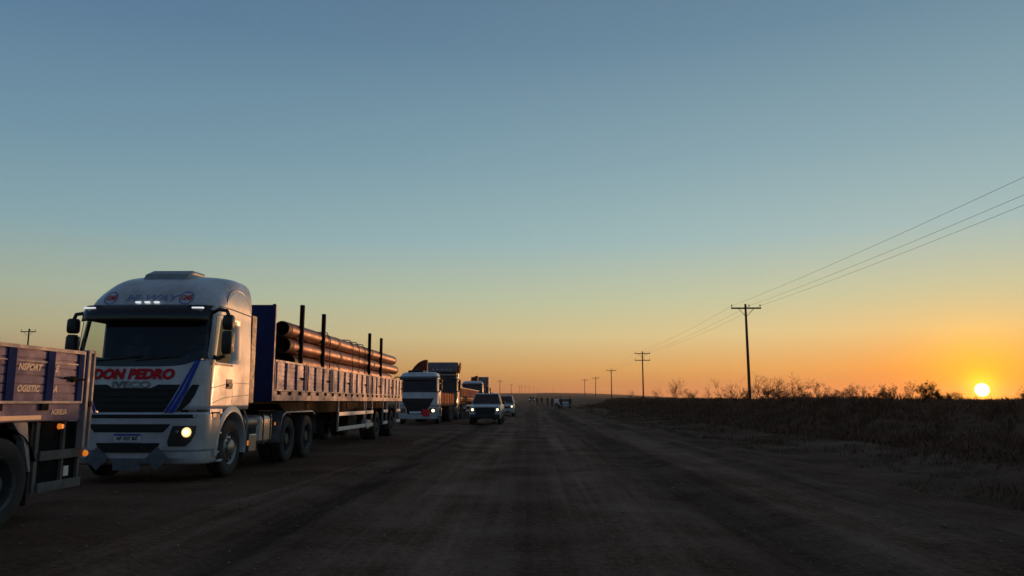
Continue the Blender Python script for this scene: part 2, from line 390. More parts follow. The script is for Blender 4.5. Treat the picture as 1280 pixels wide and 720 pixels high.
def ring(r0, r1, n=28):
    vs = []; fs = []
    for i in range(n):
        t = 2*math.pi*i/n; vs += [(r0*math.cos(t), r0*math.sin(t)), (r1*math.cos(t), r1*math.sin(t))]
    for i in range(n): a = 2*i; b = 2*((i+1) % n); fs.append((a, a+1, b+1, b))
    return vs, fs

# ------------------------------------------------------------------ wheels
def wheel_parts(parent, x, y, r=.52, w=.30, side=1, rim='rim', name='wheel', dual=False, z=None):
    h = holder(name, parent, (x, y, r if z is None else z))
    k = (r, w, side, rim, dual)
    if k in KIDS:
        for src in KIDS[k]:
            c = src.copy(); COL.objects.link(c); c.parent = h
        return h
    s = side; t = MB()
    # tread outer face at +side
    pr = [(-w/2+.02, r*.60), (-w/2, r*.68), (-w/2-.005, r*.82), (-w/2+.01, r*.93), (-w/2+.035, r*.985)]
    for i in range(4):
        a = -w/2+.05+i*(w-.1)/4; b = a+(w-.1)/4
        pr += [(a, r), (b-.018, r), (b-.014, r*.975), (b-.004, r*.975)]
    pr += [(w/2-.035, r*.985), (w/2-.01, r*.93), (w/2+.005, r*.82), (w/2, r*.68), (w/2-.02, r*.60)]
    t.lathe(pr, 48)
    if dual: t.lathe([(a-s*(w+.03), b) for a, b in pr], 40)
    tyre = t.build('tyre', M['rubber'], h, smooth=35)
    q = MB(); rr = r*.61
    if not dual:
        q.lathe([(s*(w/2-.02), rr), (s*(w/2-.005), rr-.01), (s*(w/2-.03), rr-.035), (s*(w/2-.06), rr-.06), (s*(w/2-.035), rr*.62), (s*(w/2-.03), rr*.50), (s*(w/2+.01), rr*.47), (s*(w/2+.03), rr*.38), (s*(w/2+.035), 0.001)], 40)
    else:
        q.lathe([(s*(w/2-.02), rr), (s*(w/2-.005), rr-.01), (s*(w/2-.03), rr-.035), (s*(w/2-.16), rr-.05), (s*(w/2-.19), rr*.62), (s*(w/2-.19), rr*.48), (s*(w/2-.06), rr*.44), (s*(w/2-.03), rr*.36), (s*(w/2-.025), .001)], 40)
    dx = w/2-.03 if not dual else w/2-.19
    for i in range(10):
        a = 2*math.pi*i/10
        yy, zz = rr*.56*math.cos(a), rr*.56*math.sin(a)
        q.cyl((s*(dx-.01), yy, zz), (s*(dx+.035), yy, zz), .018, .012, 6)
    p = q
    for i in range(10):
        a = 2*math.pi*(i+.5)/10; yy, zz = rr*.76*math.cos(a), rr*.76*math.sin(a)
        xx = s*(dx-.012) if not dual else s*(dx+.012)
        p.cyl((xx-s*.01, yy, zz), (xx+s*.006, yy, zz), rr*.085, None, 10, m=1)
    rimo = q.build('rim', [M[rim], M['mesh']], h, smooth=35)
    KIDS[k] = [tyre, rimo]
    return h

# ------------------------------------------------------------------ cab surface
class Cab:
    """Front of the cab at y = 0 facing -Y; profile gives (z, y of front, half width, corner radius)."""
    def __init__(s, prof, bulge=.12, depth=2.25): s.prof = prof; s.bulge = bulge; s.depth = depth
    def at(s, z):
        p = s.prof
        if z <= p[0][0]: return p[0][1:]
        for a, b in zip(p, p[1:]):
            if z <= b[0]:
                t = (z-a[0])/(b[0]-a[0]); return tuple(u+(v-u)*t for u, v in zip(a[1:], b[1:]))
        return p[-1][1:]
    def fy(s, x, z):
        yf, w, r = s.at(z); ax = min(abs(x), w)
        y = yf+s.bulge*(ax/w)**2
        if ax > w-r: dx = ax-(w-r); y += r-math.sqrt(max(0, r*r-dx*dx))
        return y
    def front(s, x, z, off=.006): return (x, s.fy(x, z)-off, z)
    def side(s, y, z, off=.006, sg=1): return (sg*(s.at(z)[1]+off), y, z)
    def patch(s, rows, off=.008, nx=24, b=None, sink=.03, sub=4):
        """rows: (z, x0, x1); follows the cab front, with a skirt for thickness"""
        b = b or MB(); rr = []
        for (z0, a0, c0), (z1, a1, c1) in zip(rows, rows[1:]):
            for k in range(sub):
                t = k/sub; rr.append((z0+(z1-z0)*t, a0+(a1-a0)*t, c0+(c1-c0)*t))
        rr.append(rows[-1]); G = []
        top = [s.front(x, rr[-1][0], -sink) for x in [rr[-1][1]+(rr[-1][2]-rr[-1][1])*i/nx for i in range(nx+1)]]
        bot = [s.front(x, rr[0][0], -sink) for x in [rr[0][1]+(rr[0][2]-rr[0][1])*i/nx for i in range(nx+1)]]
        G.append([bot[0]]+bot+[bot[-1]])
        for z, a, c in rr:
            row = [s.front(a+(c-a)*i/nx, z, off) for i in range(nx+1)]
            G.append([s.front(a, z, -sink)]+row+[s.front(c, z, -sink)])
        G.append([top[0]]+top+[top[-1]])
        b.grid(G); return b
    def spatch(s, rows, off=.006, sg=1, b=None, ny=6, sub=3):
        b = b or MB(); G = []
        rr = []
        for (z0, a0, c0), (z1, a1, c1) in zip(rows, rows[1:]):
            for k in range(sub):
                t = k/sub; rr.append((z0+(z1-z0)*t, a0+(a1-a0)*t, c0+(c1-c0)*t))
        rr.append(rows[-1])
        for z, a, c in rr:
            row = [s.side(a+(c-a)*i/ny, z, off, sg) for i in range(ny+1)]
            G.append([s.side(a, z, -.02, sg)]+row+[s.side(c, z, -.02, sg)])
        b.grid(G); return b
    def shell(s, parent, name, material, z0, z1, win=None, swin=None, extra=()):
        zs = sorted(set([p[0] for p in s.prof if z0 <= p[0] <= z1]+[z0, z1]+list(extra)+([win[2], win[3]] if win else [])+([swin[2], swin[3]] if swin else [])))
        fine = []
        for a, b in zip(zs, zs[1:]):
            n = max(1, round((b-a)/.09)); fine += [a+(b-a)*i/n for i in range(n)]
        fine.append(zs[-1]); zs = fine
        sx = [0, .15, .3, .45, .6, .72]+[.8, .86, .9, .94, .965, .985, 1.0]
        w0 = win[1] if win else None
        if w0: sx = sorted(set(sx+[w0]))
        S = [-v for v in reversed(sx[1:])]+sx
        sy = [.62, 1.0, 1.4, 1.8] if not swin else sorted(set([swin[0], swin[1], (swin[0]+swin[1])/2, 1.7]))
        rows = []; tagc = []
        for z in zs:
            yf, w, r = s.at(z); row = []
            for q in S: row.append((q*w, s.fy(q*w, z), z))
            yc = s.fy(w, z)
            ysd = []
            for i, y in enumerate(sy): ysd.append(min(max(y, yc+.02*(i+1)), s.depth-.1))
            for y in ysd: row.append((w, y, z))
            row += [(w, s.depth-.08, z), (w-.08, s.depth, z), (0, s.depth, z), (-w+.08, s.depth, z), (-w, s.depth-.08, z)]
            for y in reversed(ysd): row.append((-w, y, z))
            rows.append(row)
        nc = len(rows[0]); nS = len(S); b = MB()
        vs = [p for r in rows for p in r]; fs = []
        for i in range(len(zs)-1):
            zm = (zs[i]+zs[i+1])/2
            for j in range(nc):
                k = (j+1) % nc
                if win and j < nS-1 and win[2] < zm < win[3] and abs((S[j]+S[j+1])/2) < win[1]: continue
                if swin and swin[2] < zm < swin[3]:
                    a = rows[i][j]; c = rows[i][k]
                    if j >= nS and abs(abs(a[0])-abs(c[0])) < .001 and abs(a[0]) > .5:
                        ym = (a[1]+c[1])/2
                        if swin[0]-.01 < ym < swin[1]+.01: continue
                fs.append((i*nc+j, i*nc+k, (i+1)*nc+k, (i+1)*nc+j))
        b.add(vs, fs)
        # roof cap as a fan of strips between the mirrored sides
        top = len(zs)-1; b.f.append(tuple(top*nc+j for j in range(nc))); b.m.append(0)
        o = b.build(name, [material, M['interior']], parent, smooth=38)
        if win:
            md = o.modifiers.new('thick', 'SOLIDIFY'); md.thickness = .035; md.offset = -1; md.material_offset = 1; md.use_even_offset = False
        return o

def mirror_part(parent, x, y, z, s=1, h=.75):
    a = MB()
    a.tube([(x-s*.25, y+.06, z+h/2+.10), (x-s*.10, y-.02, z+h/2+.15), (x+s*.06, y-.06, z+h/2+.12), (x+s*.11, y-.05, z+h/2)], .035, 8)
    a.tube([(x-s*.25, y+.08, z-h/2-.02), (x-s*.08, y, z-h/2-.08), (x+s*.06, y-.04, z-h/2-.03)], .04, 8)
    for z0, z1 in ((z-h/2, z+h*.12), (z+h*.16, z+h/2+.04)):
        b = MB(); n = 10; rows = []
        for k, (t, g) in enumerate(((0, .0), (0, .72), (.12, .96), (.5, 1.0), (.88, .96), (1, .72), (1, .0))):
            zz = z0+(z1-z0)*t; row = []
            for i in range(n):
                an = 2*math.pi*i/n
                ca = math.copysign(abs(math.cos(an))**.6, math.cos(an)); sa = math.copysign(abs(math.sin(an))**.6, math.sin(an))
                row.append((x+s*.10+ca*.095*g, y-.05+sa*.10*g, zz))
            rows.append(row)
        a.grid(rows, closed=True)
    m = a.build('mirror', M['black'], parent, smooth=50)
    g = MB(); g.box(x+s*.10-.075, x+s*.10+.075, y+.046, y+.052, z-h/2+.05, z+h*.08)
    g.build('mirror_glass', M['chrome'], m)
    return m

# ------------------------------------------------------------------ the main white tractor
XR = -5.72                                   # sun side of the parked line
def chassis(parent, y0, y1, axles, front_axle, w=1.25, rimd='rim', z=.62):
    b = MB()
    for sx in (-.42, .42): b.box(sx-.04, sx+.04, y0, y1, z+.12, z+.40)
    for y in [y0+.5+i*1.1 for i in range(int((y1-y0)/1.1))]: b.box(-.40, .40, y, y+.1, z+.18, z+.34)
    for y in axles+[front_axle]: b.cyl((-w+.3, y, .52), (w-.3, y, .52), .07, None, 10)
    for y in axles: b.lathe([(-.22, .05), (-.18, .16), (0, .22), (.18, .16), (.22, .05)], 16, c=(0, y, .52))
    b.build('chassis', M['chassis'], parent, bevel=.008)
def tractor_main():
    y0 = 13.15; cx = XR-1.25
    t = thing('truck', 'large white high-roof tractor truck with DON PEDRO in red on its front', 'truck', (cx, y0, 0), 0, None)
    prof = [(.30, .10, 1.22, .26), (.42, .02, 1.24, .28), (.9, .0, 1.25, .28), (1.22, .0, 1.25, .28), (1.75, .04, 1.25, .27), (2.08, .09, 1.25, .26), (2.98, .31, 1.22, .26),
            (3.12, .35, 1.22, .32), (3.26, .42, 1.22, .42), (3.38, .50, 1.21, .54), (3.50, .61, 1.195, .66), (3.60, .74, 1.17, .70), (3.68, .90, 1.13, .68), (3.74, 1.08, 1.07, .58), (3.79, 1.30, .98, .44), (3.82, 1.50, .86, .32), (3.84, 1.68, .66, .22), (3.85, 1.80, .45, .15)]
    c = Cab(prof, .13, 2.28)
    c.shell(t, 'cab', M['white'], 1.24, 3.85, win=(0, .93, 2.10, 2.96), swin=(.44, 1.20, 2.10, 2.86))
    # bumper: own shell open behind
    b = MB(); rows = []
    zz = [.30, .34, .42, .52, .56, .60, .75, .9, 1.0, 1.1, 1.16, 1.20]
    xs = [i/16 for i in range(-16, 17)]; xs = sorted(xs+[-.97, -.985, .97, .985])
    for z in zz:
        off = .012 if z > .55 else -.012
        row = []
        w = c.at(z)[1]
        row.append((-w-off, .80, z)); row += [(q*(w+off), c.fy(q*w, z)-off, z) for q in xs]; row.append((w+off, .80, z)); rows.append(row)
    b.grid(rows)
    bo = b.build('bumper', [M['white'], M['black']], t, smooth=30)
    md = bo.modifiers.new('thick', 'SOLIDIFY'); md.thickness = .03; md.offset = -1; md.material_offset = 1
    # grilles and intakes
    g = c.patch([(1.19, -.54, .54), (1.27, -.62, .62), (1.45, -.71, .71), (1.68, -.82, .82)], off=.004, sink=.02)
    gr = g.build('grille', M['mesh'], t, smooth=40)
    s_ = MB()
    for i in range(4):
        z = 1.27+i*.105; hw = .58+.055*i
        c.patch([(z, -hw, hw), (z+.035, -hw, hw)], off=.022, b=s_, sink=.0, sub=1)
    s_.build('slat', M['mesh'], gr)
    # white brow with the badge notch
    c.patch([(1.60, -.28, .28), (1.65, -.40, .40), (1.685, -.46, .46)], off=.014, sink=.0).build('badge_plate', M['white'], t, smooth=40)
    c.patch([(1.10, -1.10, 1.10), (1.165, -1.14, 1.14)], off=.020, sink=.0).build('seam', M['mesh'], t)
    c.patch([(.86, -.60, .60), (.92, -.66, .66), (1.0, -.72, .72)], off=.018, sink=0).build('intake', M['mesh'], t, smooth=40)
    c.patch([(.52, -.44, .44), (.60, -.52, .52), (.68, -.56, .56)], off=.018, sink=0).build('intake', M['mesh'], t, smooth=40)
    # windscreen
    c.patch([(2.08, -1.16, 1.16), (2.5, -1.155, 1.155), (2.98, -1.14, 1.14)], off=-.004, sink=.012, nx=30).build('windscreen', M['glass'], t, smooth=60)
    # black surround: lower edge sweeps up at the corners
    d = MB(); G = []
    for i in range(41):
        u = -1+2*i/40; x = u*1.17; zb = 2.00+.20*abs(u)**5; G.append([c.front(x, zb-.01, -.01), c.front(x, zb, .008), c.front(x, zb+.13+.04*abs(u)**4, .008), c.front(x, zb+.14+.04*abs(u)**4, -.02)])
    d.grid(G)
    for sg in (-1, 1):
        G = []
        for k in range(14):
            z = 2.14+k*(.84/13); w = c.at(z)[1]; a = .965-.03*(1 if z > 2.2 else 0); G.append([c.front(sg*w*a, z, .008), c.front(sg*w*.945, z, .008), c.front(sg*w*.90, z, .008)])
        d.grid(G)
    d.build('windscreen_surround', M['gloss_black'], t, smooth=40)
    # sun visor
    v = MB(); G = []
    for i in range(41):
        u = -1+2*i/40; x = u*1.16; y = c.fy(x, 3.0)
        G.append([(x, y+.05, 3.13), (x, y-.10, 3.11), (x, y-.20, 2.98), (x, y-.235, 2.83), (x, y-.225, 2.81), (x, y-.17, 2.95), (x, y-.02, 3.04)])
    v.grid(G); vo = v.build('sun_visor', M['gloss_black'], t, smooth=45)
    for sg in (-1, 1):
        l = MB(); x = sg*.98
        l.box(x-.10, x+.10, c.fy(x, 3.0)-.20, c.fy(x, 3.0)-.13, 3.04, 3.065); l.build('marker_lamp', M['lamp_white'], vo, bevel=.006)
    for x in (-.17, .0, .17):
        l = MB(); y = c.fy(x, 3.15)
        l.box(x-.045, x+.045, y-.05, y, 3.15, 3.185); l.build('roof_lamp', M['lamp_white'], t, bevel=.01)
    # roof hatch spoiler
    h = MB(); h.prism([(.88, 3.66), (1.0, 3.80), (1.25, 3.90), (1.75, 3.92), (1.80, 3.85), (1.7, 3.78), (1.0, 3.66)], 0, -.42, .42)
    h.build('roof_hatch', M['greypaint'], t, bevel=.05)
    # side roof moulding and side deflector
    for sg in (-1, 1):
        b = MB(); b.tube([c.side(.62, 3.13, .0, sg), c.side(1.2, 3.13, .004, sg), c.side(2.26, 3.10, .004, sg)], .011, 6); b.build('roof_seam', M['greypaint'], t)
        b = MB(); pts = []
        for k in range(13):
            a = math.pi*k/12; pts.append(c.side(1.55-.62*math.cos(a), 3.16+.38*math.sin(a), -.01+.006, sg))
        b.tube(pts, .010, 6); b.build('panel_line', M['greypaint'], t)
        # air deflector behind the cab
        b = MB(); b.box(sg*1.20-.02, sg*1.20+.02, 2.29, 2.55, 1.35, 3.15); b.build('side_deflector', M['black'], t, bevel=.015)
        # door: gaps, handle, window
        wnd = c.spatch([(2.08, .40, 1.24), (2.5, .46, 1.24), (2.88, .54, 1.22)], off=-.006, sg=sg)
        wn = wnd.build('side_window', M['glass'], t)
        b = MB()
        def line(pts, r=.0075): b.tube([c.side(y, z, .0, sg) for y, z in pts], r, 5)
        line([(.34, 1.27), (.34, 2.0)]); line([(1.34, 1.36), (1.34, 2.95)]); line([(.34, 2.02), (.42, 2.3), (.50, 2.92), (.62, 2.97), (1.34, 2.97)])
        line([(.34, 1.62), (1.34, 1.74), (2.24, 1.74)]); line([(.34, 1.34), (1.0, 1.46), (2.24, 1.52)])
        b.build('door_gap', M['greypaint'], t)
        b = MB(); b.spatch if False else None
        bb = c.spatch([(2.04, .36, 1.28), (2.075, .37, 1.28)], off=.008, sg=sg, sub=1); bb.build('window_trim', M['black'], t)
        b = MB(); x = sg*1.25; b.box(min(x, x+sg*.035), max(x, x+sg*.035), 1.06, 1.27, 1.66, 1.72); b.box(min(x, x+sg*.012), max(x, x+sg*.012), 1.02, 1.30, 1.62, 1.80)
        b.build('door_handle', M['black'], t, bevel=.008)
        # steps
        b = MB(); x0, x1 = sorted((sg*1.20, sg*.90)); b.box(x0, x1, .80, 1.0, .36, 1.14); b.build('step_panel', M['steel'], t, bevel=.01)
        b = MB()
        for z in (.46, .80): x0, x1 = sorted((sg*1.235, sg*1.0)); b.box(x0, x1, .79, .98, z, z+.035)
        b.build('step', M['alu'], t, bevel=.006)
        b = MB(); x0, x1 = sorted((sg*1.262, sg*1.0)); b.box(x0, x1, .80, 1.0, .30, .345); b.build('step_sill', M['white'], t, bevel=.01)
        b = MB(); x0, x1 = sorted((sg*1.262, sg*1.02)); b.box(x0, x1, .34, .90, 1.16, 1.26); b.build('lower_door_trim', M['white'], t, bevel=.01)
        # fender: arch round the front wheel
        b = MB(); ax = 1.40; az = .52; n = 24
        P = []
        for k in range(n+1):
            a = math.pi*(1.04-1.10*k/n); ro = .80; ri = .655
            e = 1+.10*abs(math.cos(a))
            P.append((a, ri, ro))
        rows = []
        for a, ri, ro in P:
            ca, sa = math.cos(a), math.sin(a)
            y_i, z_i = ax+ri*ca, az+ri*sa; y_o, z_o = ax+ro*ca*.93, az+ro*sa*1.0
            x = sg*1.25
            rows.append([(x-sg*.34, y_i, z_i), (x+sg*.0, y_i, z_i), (x+sg*.028, y_i+.02*ca, z_i+.02*sa), (x+sg*.022, (y_i+y_o)/2, (z_i+z_o)/2), (x-sg*.004, y_o, z_o), (x-sg*.06, y_o, z_o)])
        b.grid(rows); b.build('fender', M['white'], t, smooth=50)
        # mud flap behind the front wheel
        b = MB(); x0, x1 = sorted((sg*1.22, sg*.86)); b.box(x0, x1, 2.12, 2.14, .22, .80); b.build('mud_flap', M['rubber'], t)
        mirror_part(t, sg*1.40 if sg > 0 else -1.24, .42, 2.56 if sg > 0 else 2.50, sg, .66)
        # headlamps
        hl = c.patch([(.62, .70, .98), (.70, .68, 1.06), (.84, .72, 1.12), (.97, .76, 1.13)] if sg > 0 else [(.62, -.98, -.70), (.70, -1.06, -.68), (.84, -1.12, -.72), (.97, -1.13, -.76)], off=.022, sink=0, nx=10)
        ho = hl.build('headlight', M['headlens'], t, smooth=40)
        for x, z, r, mm in ((sg*.99, .86, .085, 'lamp'), (sg*.83, .87, .035, 'headlens'), (sg*.99, .86, .055, 'lamp_hot')):
            b = MB(); y = c.fy(x, z)-.024
            b.lathe([(0, r), (.012, r*.9), (.022, r*.6), (.026, .001)], 20)
            b.v = [(x+p[1], y-p[0]-(.012 if mm == 'lamp_hot' else 0)+.05*(p[1]*sg), z+p[2]) for p in b.v]
            if mm != 'headlens': b.build('bulb', M[mm], ho, smooth=60)
            else: b.build('reflector', M['plate_grey'], ho, smooth=60)
        b = MB(); x0, x1 = sorted((sg*1.255, sg*1.275)); b.box(x0, x1, .46, .60, 1.10, 1.18); b.build('side_marker', M['amber_off'], t, bevel=.004)
    # black triangle and blue stripes beside the grille (towards the sun side) and mirrored
    for sg in (-1, 1):
        rws = [(1.22, .80, .86), (1.36, .86, 1.00), (1.50, .92, 1.07), (1.68, 1.02, 1.12)]
        if sg < 0: rws = [(z, -b_, -a_) for z, a_, b_ in rws]
        c.patch(rws, off=.016, sink=0, nx=6).build('vent', M['mesh'], t)
        for k, (o1, wd) in enumerate(((0, .05), (.075, .075))):
            rws = [(1.19, .60+o1, .60+o1+wd), (1.6, .81+o1, .81+o1+wd*.9), (2.0, .98+o1*.6, .98+o1*.6+wd*.6), (2.12, 1.03+o1*.5, 1.03+o1*.5+wd*.4)]
            if sg < 0: rws = [(z, -b_, -a_) for z, a_, b_ in rws]
            c.patch(rws, off=.020, sink=0, nx=3).build('stripe', M['blue'], t)
    # writing
    fr = lambda cx_, cz_, off=.018: (lambda u, v: c.front(cx_+u, cz_+v, off))
    decal('lettering', text_mesh('DON PEDRO', .235, .014, .16, 1.06), fr(-.03, 1.855), M['red'], t)
    decal('lettering', text_mesh('IVECO', .16, .008, 0, 1.5), fr(-.02, 1.672, .022), M['steel'], t)
    decal('lettering', text_mesh('HI-WAY', .165, .004, .25, 1.55), fr(.02, 3.255, .012), M['greyblue'], t)
    for x in (-.74, .665):
        decal('number_ring', ring(.115, .128), fr(x, 3.265, .022), M['blue'], t)
        decal('number', text_mesh('1245', .125, .004, 0, .85), fr(x, 3.265, .022), M['red'], t)
    b = c.patch([(.70, -.23, .23), (.835, -.23, .23)], off=.026, sink=0, nx=4); pl = b.build('number_plate', M['plate'], t)
    decal('plate_band', ([(-.23, 0), (.23, 0), (.23, .03), (-.23, .03)], [(0, 1, 2, 3)]), fr(0, .805, .034), M['blue'], pl)
    decal('plate_number', text_mesh('AF 327 BZ', .085, .003, 0, 1.0), fr(0, .757, .034), M['black'], pl)
    # hazard diamonds and centre flap under the bumper
    for x in (-.52, .52):
        b = MB(); b.prism([(x-.20, .42), (x, .22), (x+.20, .42), (x, .62)], 1, c.fy(x, .4)-.045, c.fy(x, .4)-.03); b.build('hazard_plate', M['plate_grey'], t)
    b = MB(); b.box(-.24, .24, c.fy(0, .35)-.05, c.fy(0, .35)-.035, .22, .42); b.build('tow_cover', M['plate_grey'], t)
    b = MB()
    b.tube([(-.75, c.fy(.7, 2.15)-.03, 2.10), (-.2, c.fy(.2, 2.15)-.035, 2.14), (.1, c.fy(0, 2.2)-.03, 2.19)], .012, 6)
    b.tube([(.0, c.fy(0, 2.15)-.03, 2.10), (.5, c.fy(.5, 2.15)-.035, 2.15), (.75, c.fy(.75, 2.2)-.03, 2.18)], .012, 6)
    b.build('wiper', M['black'], t)
    # interior
    b = MB(); b.prism([(.32, 1.5), (.36, 2.02), (.52, 2.12), (.80, 2.10), (.90, 1.8), (.90, 1.5)], 0, -1.10, 1.10); b.build('dashboard', M['interior'], t, bevel=.03)
    b = MB(); b.box(-1.12, 1.12, 1.55, 1.60, 1.4, 3.4); b.build('bulkhead', M['interior'], t)
    b = MB()
    for sg in (-.62, .62):
        b.box(sg-.24, sg+.24, 1.25, 1.42, 1.75, 2.45); b.box(sg-.13, sg+.13, 1.28, 1.40, 2.47, 2.66)
    b.build('seat', M['seat'], t, bevel=.05)
    b = MB(); b.tube([(.62+.22*math.cos(a*math.pi/8), .84+.07*math.sin(a*math.pi/8), 2.16+.2*math.sin(a*math.pi/8)) for a in range(17)], .016, 6); b.build('steering_wheel', M['interior'], t)
    # papers on the dashboard
    b = MB(); b.box(.70, .98, .48, .62, 2.125, 2.22); b.build('dash_items', M['greyblue'], t, bevel=.01)
    # chassis
    AX = [4.88, 6.42]
    chassis(t, 1.0, 7.1, AX, 1.40)
    for s in (-1, 1):
        wheel_parts(t, s*1.10, 1.40, .52, .30, s, 'rim')
        for y in AX: wheel_parts(t, s*1.10, y, .52, .27, s, 'dark_rim', dual=True)
        b = MB(); pts = [(4.20, .50), (4.22, .85), (4.35, 1.08), (4.6, 1.16), (6.7, 1.16), (6.95, 1.08), (7.08, .85), (7.1, .60)]
        rows = [[(s*1.26, y, z), (s*1.27, y, z-.03), (s*.62, y, z-.02), (s*.62, y, z)] for y, z in pts]
        b.grid(rows, closed=True); b.build('rear_fender', M['steel'], t, smooth=50)
        # tanks and boxes between axles
        b = MB(); x0, x1 = sorted((s*1.18, s*.60)); b.box(x0, x1, 3.15, 3.95, .48, 1.10); b.build('fuel_tank', M['alu'], t, bevel=.09)
        b = MB()
        for y in (3.3, 3.75): b.box(min(s*1.19, s*.59), max(s*1.19, s*.59), y, y+.05, .47, 1.11)
        b.build('tank_strap', M['black'], t)
        b = MB(); b.cyl((s*1.02, 2.35, .95), (s*1.02, 3.05, .95), .13, None, 16); b.cyl((s*.85, 2.35, .66), (s*.85, 3.05, .66), .13, None, 16); b.build('air_tank', M['steel'], t, smooth=40)
        b = MB(); x0, x1 = sorted((s*1.16, s*.7)); b.box(x0, x1, 2.62, 3.0, .36, .72); b.build('battery_box', M['alu'], t, bevel=.02)
        b = MB(); b.box(min(s*1.18, s*1.16), max(s*1.18, s*1.16), 2.46, 2.52, .50, .60); b.build('side_marker', M['amber'], t, bevel=.01)
        b = MB(); b.box(min(s*1.20, s*1.18), max(s*1.20, s*1.18), 4.02, 4.07, .86, .93); b.build('side_marker', M['amber'], t, bevel=.01)
        b = MB(); b.tube([(s*1.19, 2.22, .40), (s*1.24, 2.22, 1.0), (s*1.2, 2.1, 1.22)], .02, 6); b.build('fender_stay', M['frame'], t)
    b = MB(); b.cyl((-.2, 2.55, .9), (-.2, 2.55, 3.2), .08, None, 12); b.tube([(.3, 2.32, 1.3), (.35, 2.5, 1.1), (.3, 2.9, 1.05), (.2, 3.6, 1.1)], .03, 8); b.build('air_line', M['chassis'], t)
    b = MB(); b.prism([(5.1, 1.02), (6.2, 1.02), (6.3, 1.18), (5.0, 1.18)], 0, -.45, .45); b.build('fifth_wheel', M['chassis'], t)
    return t
tractor_main()

